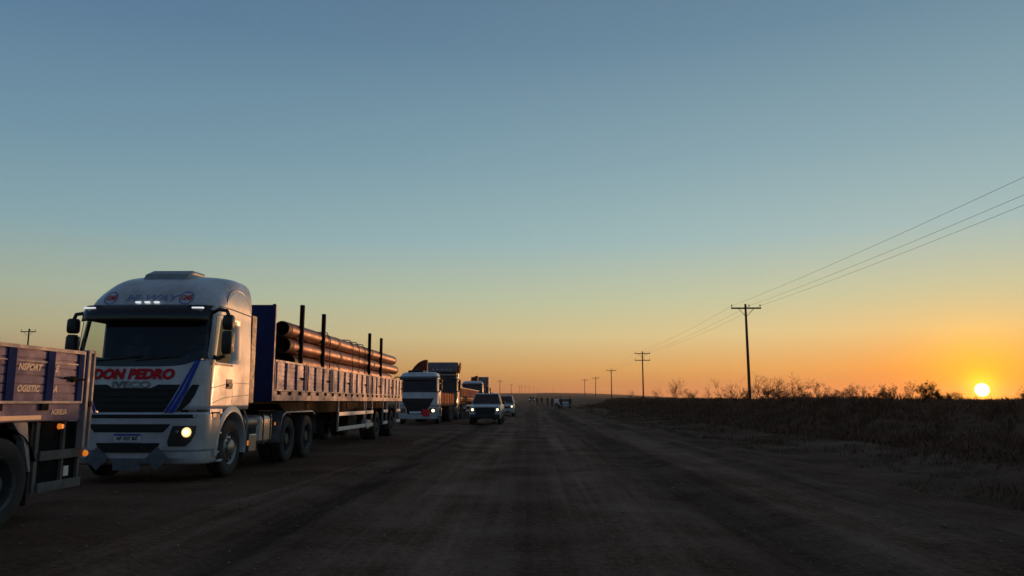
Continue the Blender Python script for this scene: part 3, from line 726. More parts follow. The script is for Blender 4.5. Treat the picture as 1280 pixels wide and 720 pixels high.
# ------------------------------------------------------------------ flatbed trailers with drop sides
def trailer(name, label, front, rear, cx, sections, axles, board, post, zdeck=1.42, hb=.66, headboard=3.55, panels=3, guard=None, endframe=False, beam=.22, rim='dark_rim', wsz=.52, lettering=False, detail=True, postmat='navy', group=None):
    t = thing(name, label, 'trailer', (cx, front, 0), 0, group); Lh = rear-front; w = 1.25
    b = MB(); b.box(-w+.05, w-.05, 0.02, Lh-.02, zdeck+.08, zdeck+.20); b.build('deck', M['wood'], t)
    b = MB()
    for s in (-.45, .45):
        b.prism([(.1, zdeck-.06), (2.6, zdeck-.06), (3.4, zdeck-.34), (Lh-.1, zdeck-.34), (Lh-.1, zdeck+.075), (.1, zdeck+.075)], 0, s-.07, s+.07)
    for i in range(int(Lh/.8)): b.box(-w+.06, w-.06, .3+i*.8, .38+i*.8, zdeck-.02, zdeck+.076)
    for y in axles: b.cyl((-1.0, y, wsz), (1.0, y, wsz), .07, None, 10)
    for y in axles:
        for s in (-.45, .45): b.prism([(y-.5, zdeck-.34), (y-.35, wsz+.12), (y+.35, wsz+.12), (y+.5, zdeck-.34)], 0, s-.06, s+.06)
    b.build('chassis', M['chassis'], t)
    for s in (-1, 1):
        x0, x1 = sorted((s*w, s*(w-.06)))
        # the side beam under the boards, with hooks
        b = MB(); b.box(x0, x1, 0, Lh, zdeck, zdeck+beam); b.build('side_beam', board, t, bevel=.008)
        if detail:
            b = MB(); k = 0; y = .35
            while y < Lh-.2: b.box(*sorted((s*(w+.004), s*(w+.03))), y, y+.13, zdeck+beam*.62, zdeck+beam*1.02); y += .78
            b.build('rope_hook', M['chassis'], t)
        ln = Lh/sections; zb0 = zdeck+beam+.012; zb1 = zb0+hb
        for i in range(sections):
            a = i*ln+.05; e = (i+1)*ln-.05
            xo = s*(w+.012); b = MB(); nsl = 6
            # ribbed board: horizontal slats with grooves
            for q in range(nsl):
                za = zb0+.02+q*(hb-.04)/nsl; zc = zb0+.02+(q+1)*(hb-.04)/nsl-.014
                b.box(*sorted((xo, xo-s*.028)), a+.02, e-.02, za, zc)
            b.box(*sorted((xo-s*.012, xo-s*.024)), a+.02, e-.02, zb0, zb1)
            bo = b.build('side_board', board, t, bevel=.003 if detail else 0)
            f = MB()
            f.box(*sorted((xo+s*.014, xo-s*.03)), a, e, zb1-.02, zb1+.02); f.box(*sorted((xo+s*.014, xo-s*.03)), a, e, zb0-.008, zb0+.02)
            f.box(*sorted((xo+s*.014, xo-s*.03)), a, a+.025, zb0+.021, zb1-.021); f.box(*sorted((xo+s*.014, xo-s*.03)), e-.025, e, zb0+.021, zb1-.021)
            if detail: f.box(*sorted((xo+s*.013, xo+s*.001)), a+.03, e-.03, zb0+hb*.74, zb0+hb*.74+.014)
            f.build('board_frame', M['frame'], bo)
            n = panels
            g = MB()
            for q in range(1, n):
                yy = a+(e-a)*q/n; g.box(*sorted((xo+s*.020, xo-s*.02)), yy-.068, yy+.068, zb0+.022, zb1-.022)
            for yy in (a+.085, e-.085) : g.box(*sorted((xo+s*.018, xo-s*.02)), yy-.055, yy+.055, zb0+.022, zb1-.022)
            g.build('upright', M[postmat], bo, bevel=.004 if detail else 0)
            if detail:
                g = MB(); yy = e-.24; zz = zb0+hb*.46
                g.box(*sorted((xo+s*.045, xo)), yy-.03, yy+.03, zz-.035, zz+.035); g.cyl((xo+s*.035, yy-.20, zz+.01), (xo+s*.035, yy+.2, zz), .013, None, 6); g.build('latch', M['chassis'], bo)
        for i in range(sections+1):      # posts between the drop sides
            yy = i*ln; b = MB(); b.box(*sorted((s*(w+.016), s*(w-.05))), max(0, yy-.045), min(Lh, yy+.045), zdeck+beam+.002, zb1+.025); b.build('post', M[postmat], t)
        if guard:
            b = MB()
            for g0, g1 in guard:
                for z in (.52, .96): b.box(*sorted((s*1.22, s*1.19)), g0, g1, z, z+.115)
            b.build('guard_rail', M['reflect'], t, bevel=.006)
            b = MB()
            for g0, g1 in guard:
                for yy in (g0+.04, g1-.08): b.box(*sorted((s*1.188, s*1.14)), yy, yy+.05, .5, zdeck)
            b.build('guard_bracket', M['frame'], t)
        for y in axles:
            wheel_parts(t, s*1.09, y, wsz, .27, s, rim, dual=True)
            if detail:
                b = MB(); rows = []
                for k in range(9):
                    an = math.pi*(.12+.76*k/8); rows.append([(s*1.24, y-(wsz+.12)*math.cos(an), wsz+(wsz+.12)*math.sin(an)-.02), (s*.7, y-(wsz+.12)*math.cos(an), wsz+(wsz+.12)*math.sin(an)-.02)])
                b.grid(rows); fo = b.build('mudguard', M['chassis'], t, smooth=50)
        if detail:
            n = int(Lh/2.8)
            for i in range(n): 
                b = MB(); yy = 1.4+i*2.8; b.box(*sorted((s*(w+.001), s*(w+.016))), yy, yy+.07, zdeck+.03, zdeck+.075); b.build('side_marker', M['amber_off'], t)
    b = MB(); b.box(-.5, -.42, 3.6, 3.7, .35, zdeck-.3); b.box(.42, .5, 3.6, 3.7, .35, zdeck-.3); b.box(-.62, -.3, 3.52, 3.78, .30, .35); b.box(.3, .62, 3.52, 3.78, .30, .35); b.build('landing_leg', M['chassis'], t)
    if headboard:
        b = MB(); b.box(-w, w, -.06, 0, zdeck-.02, headboard)
        ho = b.build('headboard', M['navy'], t, bevel=.01)
        b = MB()
        for x in (-w-.01, -.6, .0, .6, w-.05): b.box(x, x+.06, -.085, -.062, zdeck-.02, headboard+.02)
        for z in (zdeck, (zdeck+headboard)/2, headboard-.05): b.box(-w+.03, w-.03, -.080, -.063, z, z+.05)
        b.build('headboard_rib', M['navy'], ho)
        b = MB(); b.box(w+.001, w+.02, -.06, .0, zdeck, headboard+.01); b.build('edge_strip', M['frame'], ho)
    b = MB(); b.box(-w, w, Lh-.05, Lh, zdeck+beam+.01, zdeck+beam+hb); b.build('tail_board', board, t, bevel=.006)
    b = MB(); b.box(-1.15, 1.15, Lh-.12, Lh-.02, .48, .60); b.box(-.6, -.52, Lh-.1, Lh-.04, .6, zdeck-.0); b.box(.52, .6, Lh-.1, Lh-.04, .6, zdeck); b.build('underrun_bar', M['reflect'], t)
    return t

# near trailer at the left edge (only its tail is in view)
zn = 1.16
T1R = 9.55
t1 = trailer('trailer', 'blue and lilac drop-side trailer at the far left, with TRANSPORTES Y LOGISTICA painted on it', T1R-12.9, T1R, -6.92, 6, [9.2, 11.52], M['board'], None, zdeck=zn, hb=.62, headboard=2.9, panels=3, beam=.20, wsz=.50)
def near_trailer_extras(t):
    w = 1.25; Y = 12.9
    sd = lambda cy, cz, off=.030: (lambda u, v: (w+.012+off-.028, cy+u, cz+v))
    zb = zn+.212
    # lettering interrupted by the uprights, like on the real boards
    decal('lettering', text_mesh('NSPORT', .10, .004, .25, 1.05), sd(Y-1.09, zb+.395), M['cream'], t)
    decal('lettering', text_mesh('TRA', .105, .004, .25, 1.05), sd(Y-1.78, zb+.395), M['cream'], t)
    decal('lettering', text_mesh('E', .105, .004, .25, 1.05), sd(Y-.60, zb+.395), M['cream'], t)
    decal('lettering', text_mesh('OGISTIC', .10, .004, .25, 1.0), sd(Y-1.09, zb+.155), M['cream'], t)
    decal('lettering', text_mesh('Y L', .105, .004, .25, 1.0), sd(Y-1.80, zb+.155), M['cream'], t)
    decal('lettering', text_mesh('A', .105, .004, .25, 1.0), sd(Y-.60, zb+.155), M['cream'], t)
    decal('lettering', text_mesh('AGRELIA', .085, .003, 0, .9), sd(Y-.48, zn+.10, .026), M['cream'], t)
    b = MB(); b.box(w+.001, w+.006, Y-1.75, Y-.80, zn+.02, zn+.07); b.build('reflector_tape', M['orange_refl'], t)
    # end posts and corner
    b = MB(); b.box(w-.05, w+.04, Y-.005, Y+.05, zn-.35, zb+.66); b.box(w-.05, w+.03, Y+.13, Y+.17, zn-.35, zb+.66); b.box(w-.05, w+.03, Y+.051, Y+.129, zb+.62, zb+.66); b.box(w-.05, w+.03, Y+.051, Y+.129, zb-.03, zb+.0); b.build('corner_post', M['frame'], t, bevel=.006)
    b = MB(); b.box(w-.04, w+.05, Y+.06, Y+.12, zb-.05, zb+.02); b.build('hinge', M['chassis'], t)
    # marker lamps
    b = MB(); b.cyl((w-.03, Y-.40, zn-.07), (w+.02, Y-.40, zn-.07), .035, .028, 12); b.build('marker_lamp', M['amber'], t, smooth=40)
    b = MB(); b.cyl((w+.0, Y+.13, zn-.42), (w+.03, Y+.13, zn-.42), .042, .032, 12); b.v = [(p[0], p[1]*1.0, p[2]) for p in b.v]; b.build('marker_lamp', M['amber'], t, smooth=40)
    # side guard at the tail
    b = MB()
    for z in (.34, .70): b.box(w-.06, w-.03, Y-.70, Y+.14, z, z+.11)
    b.build('tail_guard', M['guard_grey'], t, bevel=.006)
    b = MB(); b.box(w-.10, w-.062, Y-.76, Y-.70, .34, zn-.01); b.box(w-.10, w-.062, Y-.24, Y-.20, .36, zn-.01); b.box(w-.10, w-.062, Y+.09, Y+.135, .36, .82); b.build('guard_bracket', M['guard_grey'], t)
    b = MB(); b.prism([(Y-1.22, zn-.005), (Y-.98, zn-.005), (Y-.86, .60), (Y-.89, .60), (Y-1.02, .95)], 0, w-.12, w-.03); b.build('mudguard_bracket', M['frame'], t)
    b = MB(); b.box(.55, w-.06, Y-.85, Y-.82, .22, zn-.02); b.build('mud_flap', M['rubber'], t)
    b = MB(); b.box(-w+.05, w-.105, Y-.78, Y+.12, .36, zn-.02); b.build('filler_box', M['chassis'], t)  # black box added behind the tail guard to hide the headlight beyond
near_trailer_extras(t1)

# pipe trailer
T2F, T2R = 16.75, 33.6
XC = XR-1.25
t2 = trailer('trailer', 'long flatbed trailer with pale drop sides and a tall blue headboard, loaded with brown pipes', T2F, T2R, XC, 7, [28.45-T2F, 31.4-T2F], M['board2'], None, zdeck=1.40, hb=.66, headboard=3.52, panels=3, beam=.22,
             guard=[(22.8-T2F, 26.45-T2F), (26.6-T2F, 27.75-T2F), (29.65-T2F, 30.55-T2F), (32.5-T2F, 33.4-T2F)])
b = MB()
for i in range(3): b.cyl((1.0, 27.0-T2F+i*.25, .60), (1.17, 27.0-T2F+i*.25, .60), .20-.02*i, .17-.02*i, 16)
b.build('air_reservoir', M['alu'], t2, smooth=40)
b = MB(); b.box(.7, 1.16, 24.2-T2F, 25.4-T2F, .50, 1.0); b.build('tool_box', M['chassis'], t2, bevel=.02)
for y in (18.95, 20.95, 27.0, 29.1):
    for s in (1, -1):
        b = MB(); b.box(s*1.17-.05, s*1.17+.05, y-T2F-.05, y-T2F+.05, 1.62, 3.80); b.build('stake', M['chassis'], t2, bevel=.008)

def pipe(x, z, y0, y1, label, r=.186, group='pipes stacked on the long trailer'):
    p = thing('pipe', label, 'pipe', (x, y0, z), 0, group); L_ = y1-y0
    def cylY(b, ya, yb, ro, m=0):
        n = 28; rows = [[(rr*math.cos(2*math.pi*j/n), yy, rr*math.sin(2*math.pi*j/n)) for j in range(n)] for yy, rr in ((ya, ro), (yb, ro))]
        b.grid(rows, closed=True)
    n = 28
    b = MB(); segs = 12
    prof = [(.30, r-.003)]+[(.30+(L_-.6)*k/segs, r) for k in range(segs+1)]+[(L_-.30, r-.003)]
    b.grid([[(rr*math.cos(2*math.pi*j/n), yy, rr*math.sin(2*math.pi*j/n)) for j in range(n)] for yy, rr in prof], closed=True)
    b.build('coating', M['pipe'], p, smooth=50)
    b = MB(); prof = [(.0, r-.014), (.0, r-.004), (.302, r-.004)]
    b.grid([[(rr*math.cos(2*math.pi*j/n), yy, rr*math.sin(2*math.pi*j/n)) for j in range(n)] for yy, rr in prof], closed=True)
    prof = [(L_-.302, r-.004), (L_, r-.004), (L_, r-.014), (0, r-.014)]
    b.grid([[(rr*math.cos(2*math.pi*j/n), yy, rr*math.sin(2*math.pi*j/n)) for j in range(n)] for yy, rr in prof], closed=True)
    b.build('bare_steel', M['pipe_end'], p, smooth=50)
    # weld collars: darker bands
    for fy in (.33, .66):
        b = MB(); yy = L_*fy; prof = [(yy-.14, r+.001), (yy-.13, r+.005), (yy+.13, r+.005), (yy+.14, r+.001)]
        b.grid([[(rr*math.cos(2*math.pi*j/n), y_, rr*math.sin(2*math.pi*j/n)) for j in range(n)] for y_, rr in prof], closed=True); b.build('joint_band', M['pipe_end'], p, smooth=50)
    return p
rowsz = [1.965, 2.35, 2.735, 3.12]
proto = None
vis = {3: 'top brown steel pipe at the road side of the stack', 2: 'second brown steel pipe from the top at the road side of the stack', 1: 'third brown steel pipe from the top, half hidden by the drop sides'}
offs = {0: (0, 0), 1: (.55, -1.4), 2: (.15, .15), 3: (.0, -.35)}
for r_ in range(4):
    for k in range(5):
        x = XR-.27-k*.40; y0 = 18.0+offs[r_][0]; y1 = 32.9+offs[r_][1]
        if k == 0 and r_ > 0: lab = vis[r_]
        else: lab = 'brown steel pipe inside the stack, hidden behind the outer pipes and the drop sides'
        pipe(x, rowsz[r_], y0, y1, lab)
for r_ in range(3):
    for y in (19.6, 22.6, 26.0, 29.8):
        b = MB(); b.box(XR-2.25, XR-.11, y-.05, y+.05, rowsz[r_]+.185, rowsz[r_]+.200); o = b.build('timber_bearer', M['wood'])
        tag(o, 'thin timber bearer lying between two layers of brown pipes', 'timber', 'timber bearers in the pipe stack')
for i, y in enumerate((21.6, 24.4, 25.3, 26.2)):
    b = MB(); b.tube([(XR-.045, y, 1.64), (XR-.055, y, 3.15), (XR-.16, y, 3.335), (XR-.30, y, 3.352), (XR-2.0, y, 3.352), (XR-2.2, y, 3.30), (XR-2.22, y, 1.64)], .016, 6)
    o = b.build('cargo_strap', M['strap']); tag(o, ['strap over the pipes just behind the second stake from the cab', 'front one of the three straps close together over the middle of the pipes', 'middle one of the three straps close together over the pipes', 'rear one of the three close straps, nearest the two rear stakes'][i], 'strap', 'cargo straps over the pipes')

# ------------------------------------------------------------------ simpler trucks further back
def far_cab(name, label, y0, cx, H, paint, wz, kind, deflect=None, lit=()):
    t = thing(name, label, 'truck', (cx, y0, gz0(cx, y0)), 0, 'trucks queued behind the pipe truck')
    prof = [(.34, .04, 1.2, .2), (.5, .0, 1.24, .22), (1.3, .0, 1.25, .22), (wz[0], .05, 1.25, .22), (wz[1], .22, 1.2, .22), (wz[1]+.12, .27, 1.18, .24), (H-.22, .40, 1.14, .26), (H-.08, .55, 1.08, .3), (H-.02, .8, .95, .3), (H, 1.1, .7, .3)]
    c = Cab(prof, .10, 1.9); P = paint
    c.shell(t, 'cab', P, 1.1, H, win=(0, .93, wz[0], wz[1]), swin=(.40, 1.1, wz[0]+.02, wz[1]-.04))
    b = MB(); rows = []
    for z in (.34, .42, .7, .95, 1.09):
        w = c.at(z)[1]; rows.append([(-w, .7, z)]+[(q/12*w, c.fy(q/12*w, z)-.015, z) for q in range(-12, 13)]+[(w, .7, z)])
    b.grid(rows); b.build('bumper', P, t, smooth=30)
    c.patch([(wz[0]-.02, -1.15, 1.15), (wz[1]+.01, -1.13, 1.13)], off=-.002, sink=.01).build('windscreen', M['dark_glass'], t, smooth=50)
    c.patch([(.62, -.60, .60), (.95, -.66, .66), (1.30, -.86, .86), (1.58, -1.0, 1.0)], off=.02, sink=0).build('grille', M['mesh'], t)
    b = MB(); G = []
    for i in range(21):
        x = -1.12+2.24*i/20; y = c.fy(x, wz[1]); G.append([(x, y+.02, wz[1]+.10), (x, y-.16, wz[1]+.02), (x, y-.20, wz[1]-.12), (x, y-.01, wz[1]+.02)])
    b.grid(G); b.build('sun_visor', M['gloss_black'], t, smooth=40)
    for s in (-1, 1):
        c.spatch([(wz[0], .38, 1.12), (wz[1]-.03, .46, 1.12)], off=-.004, sg=s).build('side_window', M['dark_glass'], t)
        b = MB(); b.tube([c.side(1.22, 1.2, 0, s), c.side(1.22, wz[1]+.05, 0, s)], .01, 5); b.tube([c.side(.32, 1.2, 0, s), c.side(.34, wz[0], 0, s)], .01, 5); b.build('door_gap', M['black'], t)
        r = [(.70, .72, 1.05), (.86, .70, 1.12), (.98, .76, 1.14)]
        if s < 0: r = [(z, -q, -p) for z, p, q in r]
        h = c.patch(r, off=.03, sink=0, nx=6).build('headlight', M['headlens'], t)
        b = MB(); b.cyl((s*.97, c.fy(.97, .84)-.02, .84), (s*.97, c.fy(.97, .84)-.06, .84), .10, .07, 14); b.build('bulb', M['lamp_hot' if s in lit else 'headlens'], h)
        mirror_part(t, s*1.33, .1, (wz[0]+wz[1])/2, s, .7)
        b = MB(); rows = []
        for k in range(13):
            a = math.pi*k/12; rows.append([(s*1.24, 1.35+.70*math.cos(a), .50+.66*math.sin(a)), (s*1.25, 1.35+.58*math.cos(a), .50+.57*math.sin(a)), (s*.9, 1.35+.58*math.cos(a), .50+.57*math.sin(a))])
        b.grid(rows); b.build('fender', P, t, smooth=50)
        wheel_parts(t, s*1.08, 1.35, .50, .28, s, 'rim')
        b = MB(); b.box(*sorted((s*1.15, s*.7)), 2.3, 3.2, .45, 1.0); b.build('fuel_tank', M['alu'], t, bevel=.05)
    b = MB(); b.prism([(.30, 1.3), (.34, wz[0]-.03), (.6, wz[0]+.05), (.8, 1.3)], 0, -1.1, 1.1); b.box(-1.1, 1.1, 1.4, 1.46, 1.2, H-.3); b.build('dashboard', M['interior'], t)
    AX = [4.6] if kind == 'rigid' else [4.2, 5.5]
    if kind == 'rigid': AX = [7.6, 8.9]
    chassis(t, 1.0, AX[-1]+1.0, AX, 1.35)
    for y in AX:
        for s in (-1, 1): wheel_parts(t, s*1.09, y, .52, .27, s, 'dark_rim', dual=True)
    if deflect:
        z0, z1, m_ = deflect
        b = MB(); b.prism([(.42, z0), (.42, z1-.12), (.55, z1), (1.85, z1+.02), (1.85, z0)], 0, -1.18, 1.18); do = b.build('roof_deflector', m_, t, bevel=.05)
        for i in range(5):
            l = MB(); x = -.7+i*.35; l.box(x-.05, x+.05, .36, .42, z0+.16, z0+.22); l.build('roof_lamp', M['plate'], do)
    return t, c
# second truck: white flat-roof rigid with a red flag hung on the bumper
ta, ca = far_cab('truck', 'white low-roof truck with a red cloth on its bumper, right behind the pipe trailer', 46.8, XR-1.25-.06, 3.22, M['white2'], (1.95, 2.83), 'rigid', lit=(1,))
b = MB(); G = []
for i in range(7):
    x = .33+.42*i/6; G.append([(x, ca.fy(x, .7)-.07-.02*math.sin(i*1.7), .92), (x, ca.fy(x, .7)-.10-.025*math.sin(i*1.7+1), .74), (x+.02, ca.fy(x, .7)-.075, .50+.03*math.sin(i*2))])
b.grid(G); o = b.build('red_flag', M['redplate']); o.location = ta.location
md = o.modifiers.new('thick', 'SOLIDIFY'); md.thickness = .01
tag(o, 'bright red cloth tied low on the bumper of the white low-roof truck', 'flag')
b = MB(); ca.patch([(.66, -.45, .25), (.80, -.45, .25)], off=.05, sink=0, b=b); b.build('number_plate', M['plate'], ta)
for x in (.25, .42):
    b = MB(); b.cyl((x, .9, 3.18), (x, .9, 3.30), .05, .035, 10); b.build('roof_beacon', M['plate'], ta)
b = MB(); b.prism([(.75, 3.18), (1.1, 3.34), (1.7, 3.34), (1.7, 3.18)], 0, -.75, .2); b.build('roof_hatch', M['chassis'], ta, bevel=.03)
# its cargo body: dark stake body and a rounded dark red machine hood standing on it
def cargo_bed(t, bm):
    b = MB(); b.box(-1.2, 1.2, 2.3, 10.2, 1.12, 1.26); b.box(-1.2, 1.2, 2.25, 2.298, 1.12, 2.5); b.build('cargo_bed', M['chassis'], t)
    for s_ in (-1, 1):
        for k in range(5):
            y = 2.4+k*1.56; b = MB(); b.box(*sorted((s_*1.20, s_*1.17)), y+.08, y+1.5, 1.27, 1.95); b.build('side_board', bm, t)
            b = MB(); b.box(*sorted((s_*1.225, s_*1.16)), y-.03, y+.05, 1.10, 2.1); b.build('post', M['chassis'], t)
cargo_bed(ta, M['orange'])
lc = thing('loader_crane', 'dark folded loader crane standing behind the cab of the white low-roof truck', 'crane', (XR-.55, 49.6, 1.24))
b = MB(); b.box(-.35, .35, -.3, .3, .02, .30); b.cyl((0, 0, .3), (0, 0, 1.9), .14, .11, 12); b.build('column', M['dark_truck'], lc, bevel=.02)
b = MB(); b.prism([(-.12, 1.75), (.12, 1.95), (.9, 1.35), (.9, 1.15)], 1, -.1, .1); b.v = [(p[0]-.5, p[1], p[2]) for p in b.v]; b.build('boom', M['orange'], lc, bevel=.015)
b = MB(); b.tube([(-.1, -.16, .5), (.2, -.16, 1.4)], .05, 8); b.build('cylinder', M['alu'], lc)
b = MB(); b.tube([(.25, .12, 1.15), (.30, .12, .5)], .035, 8); b.tube([(.30, .12, .5), (.36, .12, .42), (.3, .12, .36)], .03, 6); b.build('hook', M['steel'], lc)
def hood(x0, x1, y0, y1, zb, zt, zg, label):
    b = MB(); n = 14; pts = [(x0, zb), ]
    for k in range(n+1):
        a = math.pi/2*k/n; pts.append((x1-(x1-x0)*math.cos(a), zb+.25+(zt-zb-.25)*math.sin(a)))
    pts.append((x1, zb))
    b.prism(pts, 1, y0, y1); b.v = [(p[0], p[1], p[2]+zg) for p in b.v]
    o = b.build('machine_hood', [M['dred']], smooth=30, bevel=.03)
    tag(o, label, 'machinery'); return o
hood(-9.0, -7.42, 53.7, 54.3, 1.28, 4.32, 0, 'rounded dark red machine hood rising above the roof of the white low-roof truck')
# third: tall dark tractor with a grey deflector, in front of an orange lit drop-side trailer
tb, cb = far_cab('truck', 'tall dark truck with a grey roof deflector, parked behind the white low-roof truck', 58.6, XR-1.27, 3.5, M['dark_truck'], (2.1, 3.05), 'tractor', deflect=(3.66, 4.42, M['darkgrey']))
for s in (1,):
    b = MB(); b.tube([(-.1, -.05, 2.0), (-.1, -.05, 3.6)], .035, 6); b.build('aerial_mast', M['frame'], tb)
    b = MB(); b.box(-1.12, 1.12, .62, .70, 3.40, 3.655); b.build('fairing_back', M['chassis'], tb); b = MB(); b.box(-1.05, 1.05, .1, .2, 3.40, 3.50); b.build('light_bar', M['frame'], tb)
    for x_ in (-.9, -.3, .3, .9):
        b = MB(); b.box(x_-.05, x_+.05, .5, 1.6, 3.45, 3.665); b.build('fairing_stay', M['chassis'], tb)
    b = MB(); b.prism([(1.19, 3.9), (1.38, 4.44), (1.38, 4.1), (1.30, 3.6), (1.19, 3.6)], 1, .6, 1.7); b.build('fairing_wing', M['orange'], tb, bevel=.02)
    b = MB(); b.tube([(s*1.1, 1.75, 1.0), (s*1.1, 1.75, 3.9)], .06, 10); b.build('exhaust_stack', M['alu'], tb)
    b = MB()
    for y in (1.95, 2.25, 2.55): b.box(1.16, 1.22, y, y+.12, 1.9, 2.7)
    b.box(.9, 1.22, 1.9, 2.9, 1.2, 1.82); b.build('side_locker', M['orange'], tb)
tc_ = trailer('trailer', 'orange-lit drop-side trailer coupled behind the tall dark truck', 61.2, 82.5, XR-1.27, 7, [16.5, 18.0, 19.4], M['orange'], None, zdeck=1.40, hb=.85, headboard=3.1, panels=3, detail=False, guard=[(6, 14)], group=None)
tc_.location.z = .02
td, cd = far_cab('truck', 'white truck with a dark windscreen just behind the nearer white pickup', 88.6, XR-1.25, 3.62, M['white2'], (2.2, 3.25), 'rigid'); cargo_bed(td, M['dred'])
hood(-8.15, -6.75, 94.2, 96.2, 1.3, 4.35, gz0(-7, 95), 'rounded dark machine hood above the roof of the white truck behind the nearer pickup')
te, ce = far_cab('truck', 'dark truck with a grey roof deflector, furthest back in the parked line', 101.5, XR-1.25, 3.3, M['dark_truck'], (2.0, 2.9), 'tractor', deflect=(3.3, 4.4, M['darkgrey']))
tf = trailer('trailer', 'drop-side trailer of the furthest dark truck, mostly hidden', 104.2, 121, XR-1.27, 6, [12.5, 14.0, 15.4], M['board2'], None, zdeck=1.40, hb=.8, headboard=2.9, panels=3, detail=False, guard=[(5, 11)])
tf.location.z = gz0(-7, 112)

# ------------------------------------------------------------------ pickups and cars
def car(name, label, cat, cx, y0, paint, style='pickup', W=1.86, H=1.80, Lc=5.3, lights='lamp_hot', rz=0, group=None, rear=False):
    t = thing(name, label, cat, (cx, y0, gz0(cx, y0+1)), rz, group); w = W/2
    def rr(y, zb, zt, hw, tuck=.04):     # one rounded section
        return [(-hw+tuck, y, zb), (-hw, y, zb+.10), (-hw-.015, y, (zb+zt)/2+.05), (-hw+.01, y, zt-.12), (-hw+.07, y, zt-.02), (-hw*.5, y, zt+.015), (0, y, zt+.02), (hw*.5, y, zt+.015), (hw-.07, y, zt-.02), (hw-.01, y, zt-.12), (hw+.015, y, (zb+zt)/2+.05), (hw, y, zb+.10), (hw-.04, y, zb)]
    k = H/1.8
    if style == 'pickup': st = [(0.0, .45, 1.02*k, w*.90), (.06, .38, 1.06*k, w*.96), (.35, .36, 1.11*k, w), (1.35, .36, 1.17*k, w), (1.5, .36, 1.19*k, w), (3.5, .40, 1.19*k, w), (3.52, .42, 1.22*k, w), (5.2, .5, 1.22*k, w*.98), (5.28, .52, 1.15*k, w*.95)]
    else: st = [(0.0, .42, .88*k, w*.88), (.08, .32, .95*k, w*.95), (.4, .30, 1.02*k, w), (1.2, .30, 1.10*k, w), (3.4, .32, 1.14*k, w), (Lc-.15, .36, 1.12*k, w*.97), (Lc, .44, 1.0*k, w*.92)]
    b = MB(); rows = [rr(*q) for q in st]; b.grid(rows)
    n = 13; b.f.append(tuple(range(n))); b.m.append(0); b.f.append(tuple(range(len(b.v)-n, len(b.v)))); b.m.append(0)
    b.build('body', paint, t, smooth=40)
    # greenhouse
    zb = 1.15*k; gy = (1.30, 1.95, 3.15, 3.5) if style == 'pickup' else (1.1, 1.75, Lc-1.1, Lc-.25)
    bt = [(-w+.05, gy[0]), (w-.05, gy[0]), (w-.05, gy[3]), (-w+.05, gy[3])]; tp = [(-w+.22, gy[1]), (w-.22, gy[1]), (w-.22, gy[2]), (-w+.22, gy[2])]
    b = MB(); b.add([(x, y, zb) for x, y in bt]+[(x, y, H-.03) for x, y in tp]+[(x*.9, y+(.08 if y < 2.5 else -.08), H) for x, y in tp], [(0, 1, 5, 4), (1, 2, 6, 5), (2, 3, 7, 6), (3, 0, 4, 7), (4, 5, 9, 8), (5, 6, 10, 9), (6, 7, 11, 10), (7, 4, 8, 11), (8, 9, 10, 11)])
    b.build('cabin', paint, t, bevel=.035)
    def win(a, bq, c, d, name, f=.10, off=.012):
        a, bq, c, d = map(Vector, (a, bq, c, d)); ce_ = (a+bq+c+d)/4; nn = (bq-a).cross(d-a).normalized()
        mid = Vector((0, (gy[0]+gy[3])/2, 1.4))
        if nn.dot(ce_-mid) < 0: nn = -nn
        q = [a.lerp(ce_, f), bq.lerp(ce_, f), c.lerp(ce_, f), d.lerp(ce_, f)]
        m_ = MB(); m_.add([p+nn*off for p in q]+[p-nn*.02 for p in q], [(0, 1, 2, 3), (0, 1, 5, 4), (1, 2, 6, 5), (2, 3, 7, 6), (3, 0, 4, 7)]); m_.build(name, M['gloss_black'] if True else M['dark_glass'], t)
    B3 = [(x, y, zb+.03) for x, y in bt]; T3 = [(x, y, H-.05) for x, y in tp]
    win(B3[0], B3[1], T3[1], T3[0], 'windscreen', .07); win(B3[2], B3[3], T3[3], T3[2], 'rear_window')
    for i, j, s in ((1, 2, 1), (3, 0, -1)):
        A, Bq, C_, D = map(Vector, (B3[i], B3[j], T3[j], T3[i]))
        win(A.lerp(Bq, .03), A.lerp(Bq, .48), D.lerp(C_, .48), D.lerp(C_, .03), 'side_window', .06); win(A.lerp(Bq, .52), A.lerp(Bq, .95), D.lerp(C_, .95), D.lerp(C_, .52), 'side_window', .06)
        m_ = MB(); x = s*(w+.10); m_.box(x-.10, x+.10, gy[0]+.25, gy[0]+.36, zb+.02, zb+.20); m_.build('door_mirror', M['black'] if rear or style == 'pickup' else paint, t, bevel=.03)
        m_ = MB(); yy = gy[0]+1.0
        for q in (yy, yy+.95): m_.box(*sorted((s*(w+.0), s*(w+.03))), q, q+.18, zb-.17, zb-.13)
        m_.build('door_handle', M['black'], t)
        # wheel arch lips and wheels
        for wy in ((.95, 4.15) if style == 'pickup' else (.9, Lc-.95)):
            m_ = MB(); rows = []
            for kx in range(13):
                a_ = math.pi*kx/12; rows.append([(s*(w+.03), wy+.46*math.cos(a_), .40+.46*math.sin(a_)), (s*(w+.035), wy+.39*math.cos(a_), .40+.39*math.sin(a_)), (s*(w-.3), wy+.39*math.cos(a_), .40+.39*math.sin(a_))])
            m_.grid(rows); m_.build('wheel_arch', M['black'], t, smooth=40)
            wheel_parts(t, s*(w-.09), wy, .39, .24, s, 'dark_rim')
    yF = Lc if rear else 0; sg = 1 if rear else -1
    m_ = MB(); m_.box(-w*.62, w*.62, *sorted((yF+sg*.035, yF-sg*.05)), (.60 if style == 'pickup' else .72)*k, (.99 if style == 'pickup' else .86)*k); g = m_.build('grille', M['mesh'], t, bevel=.03)
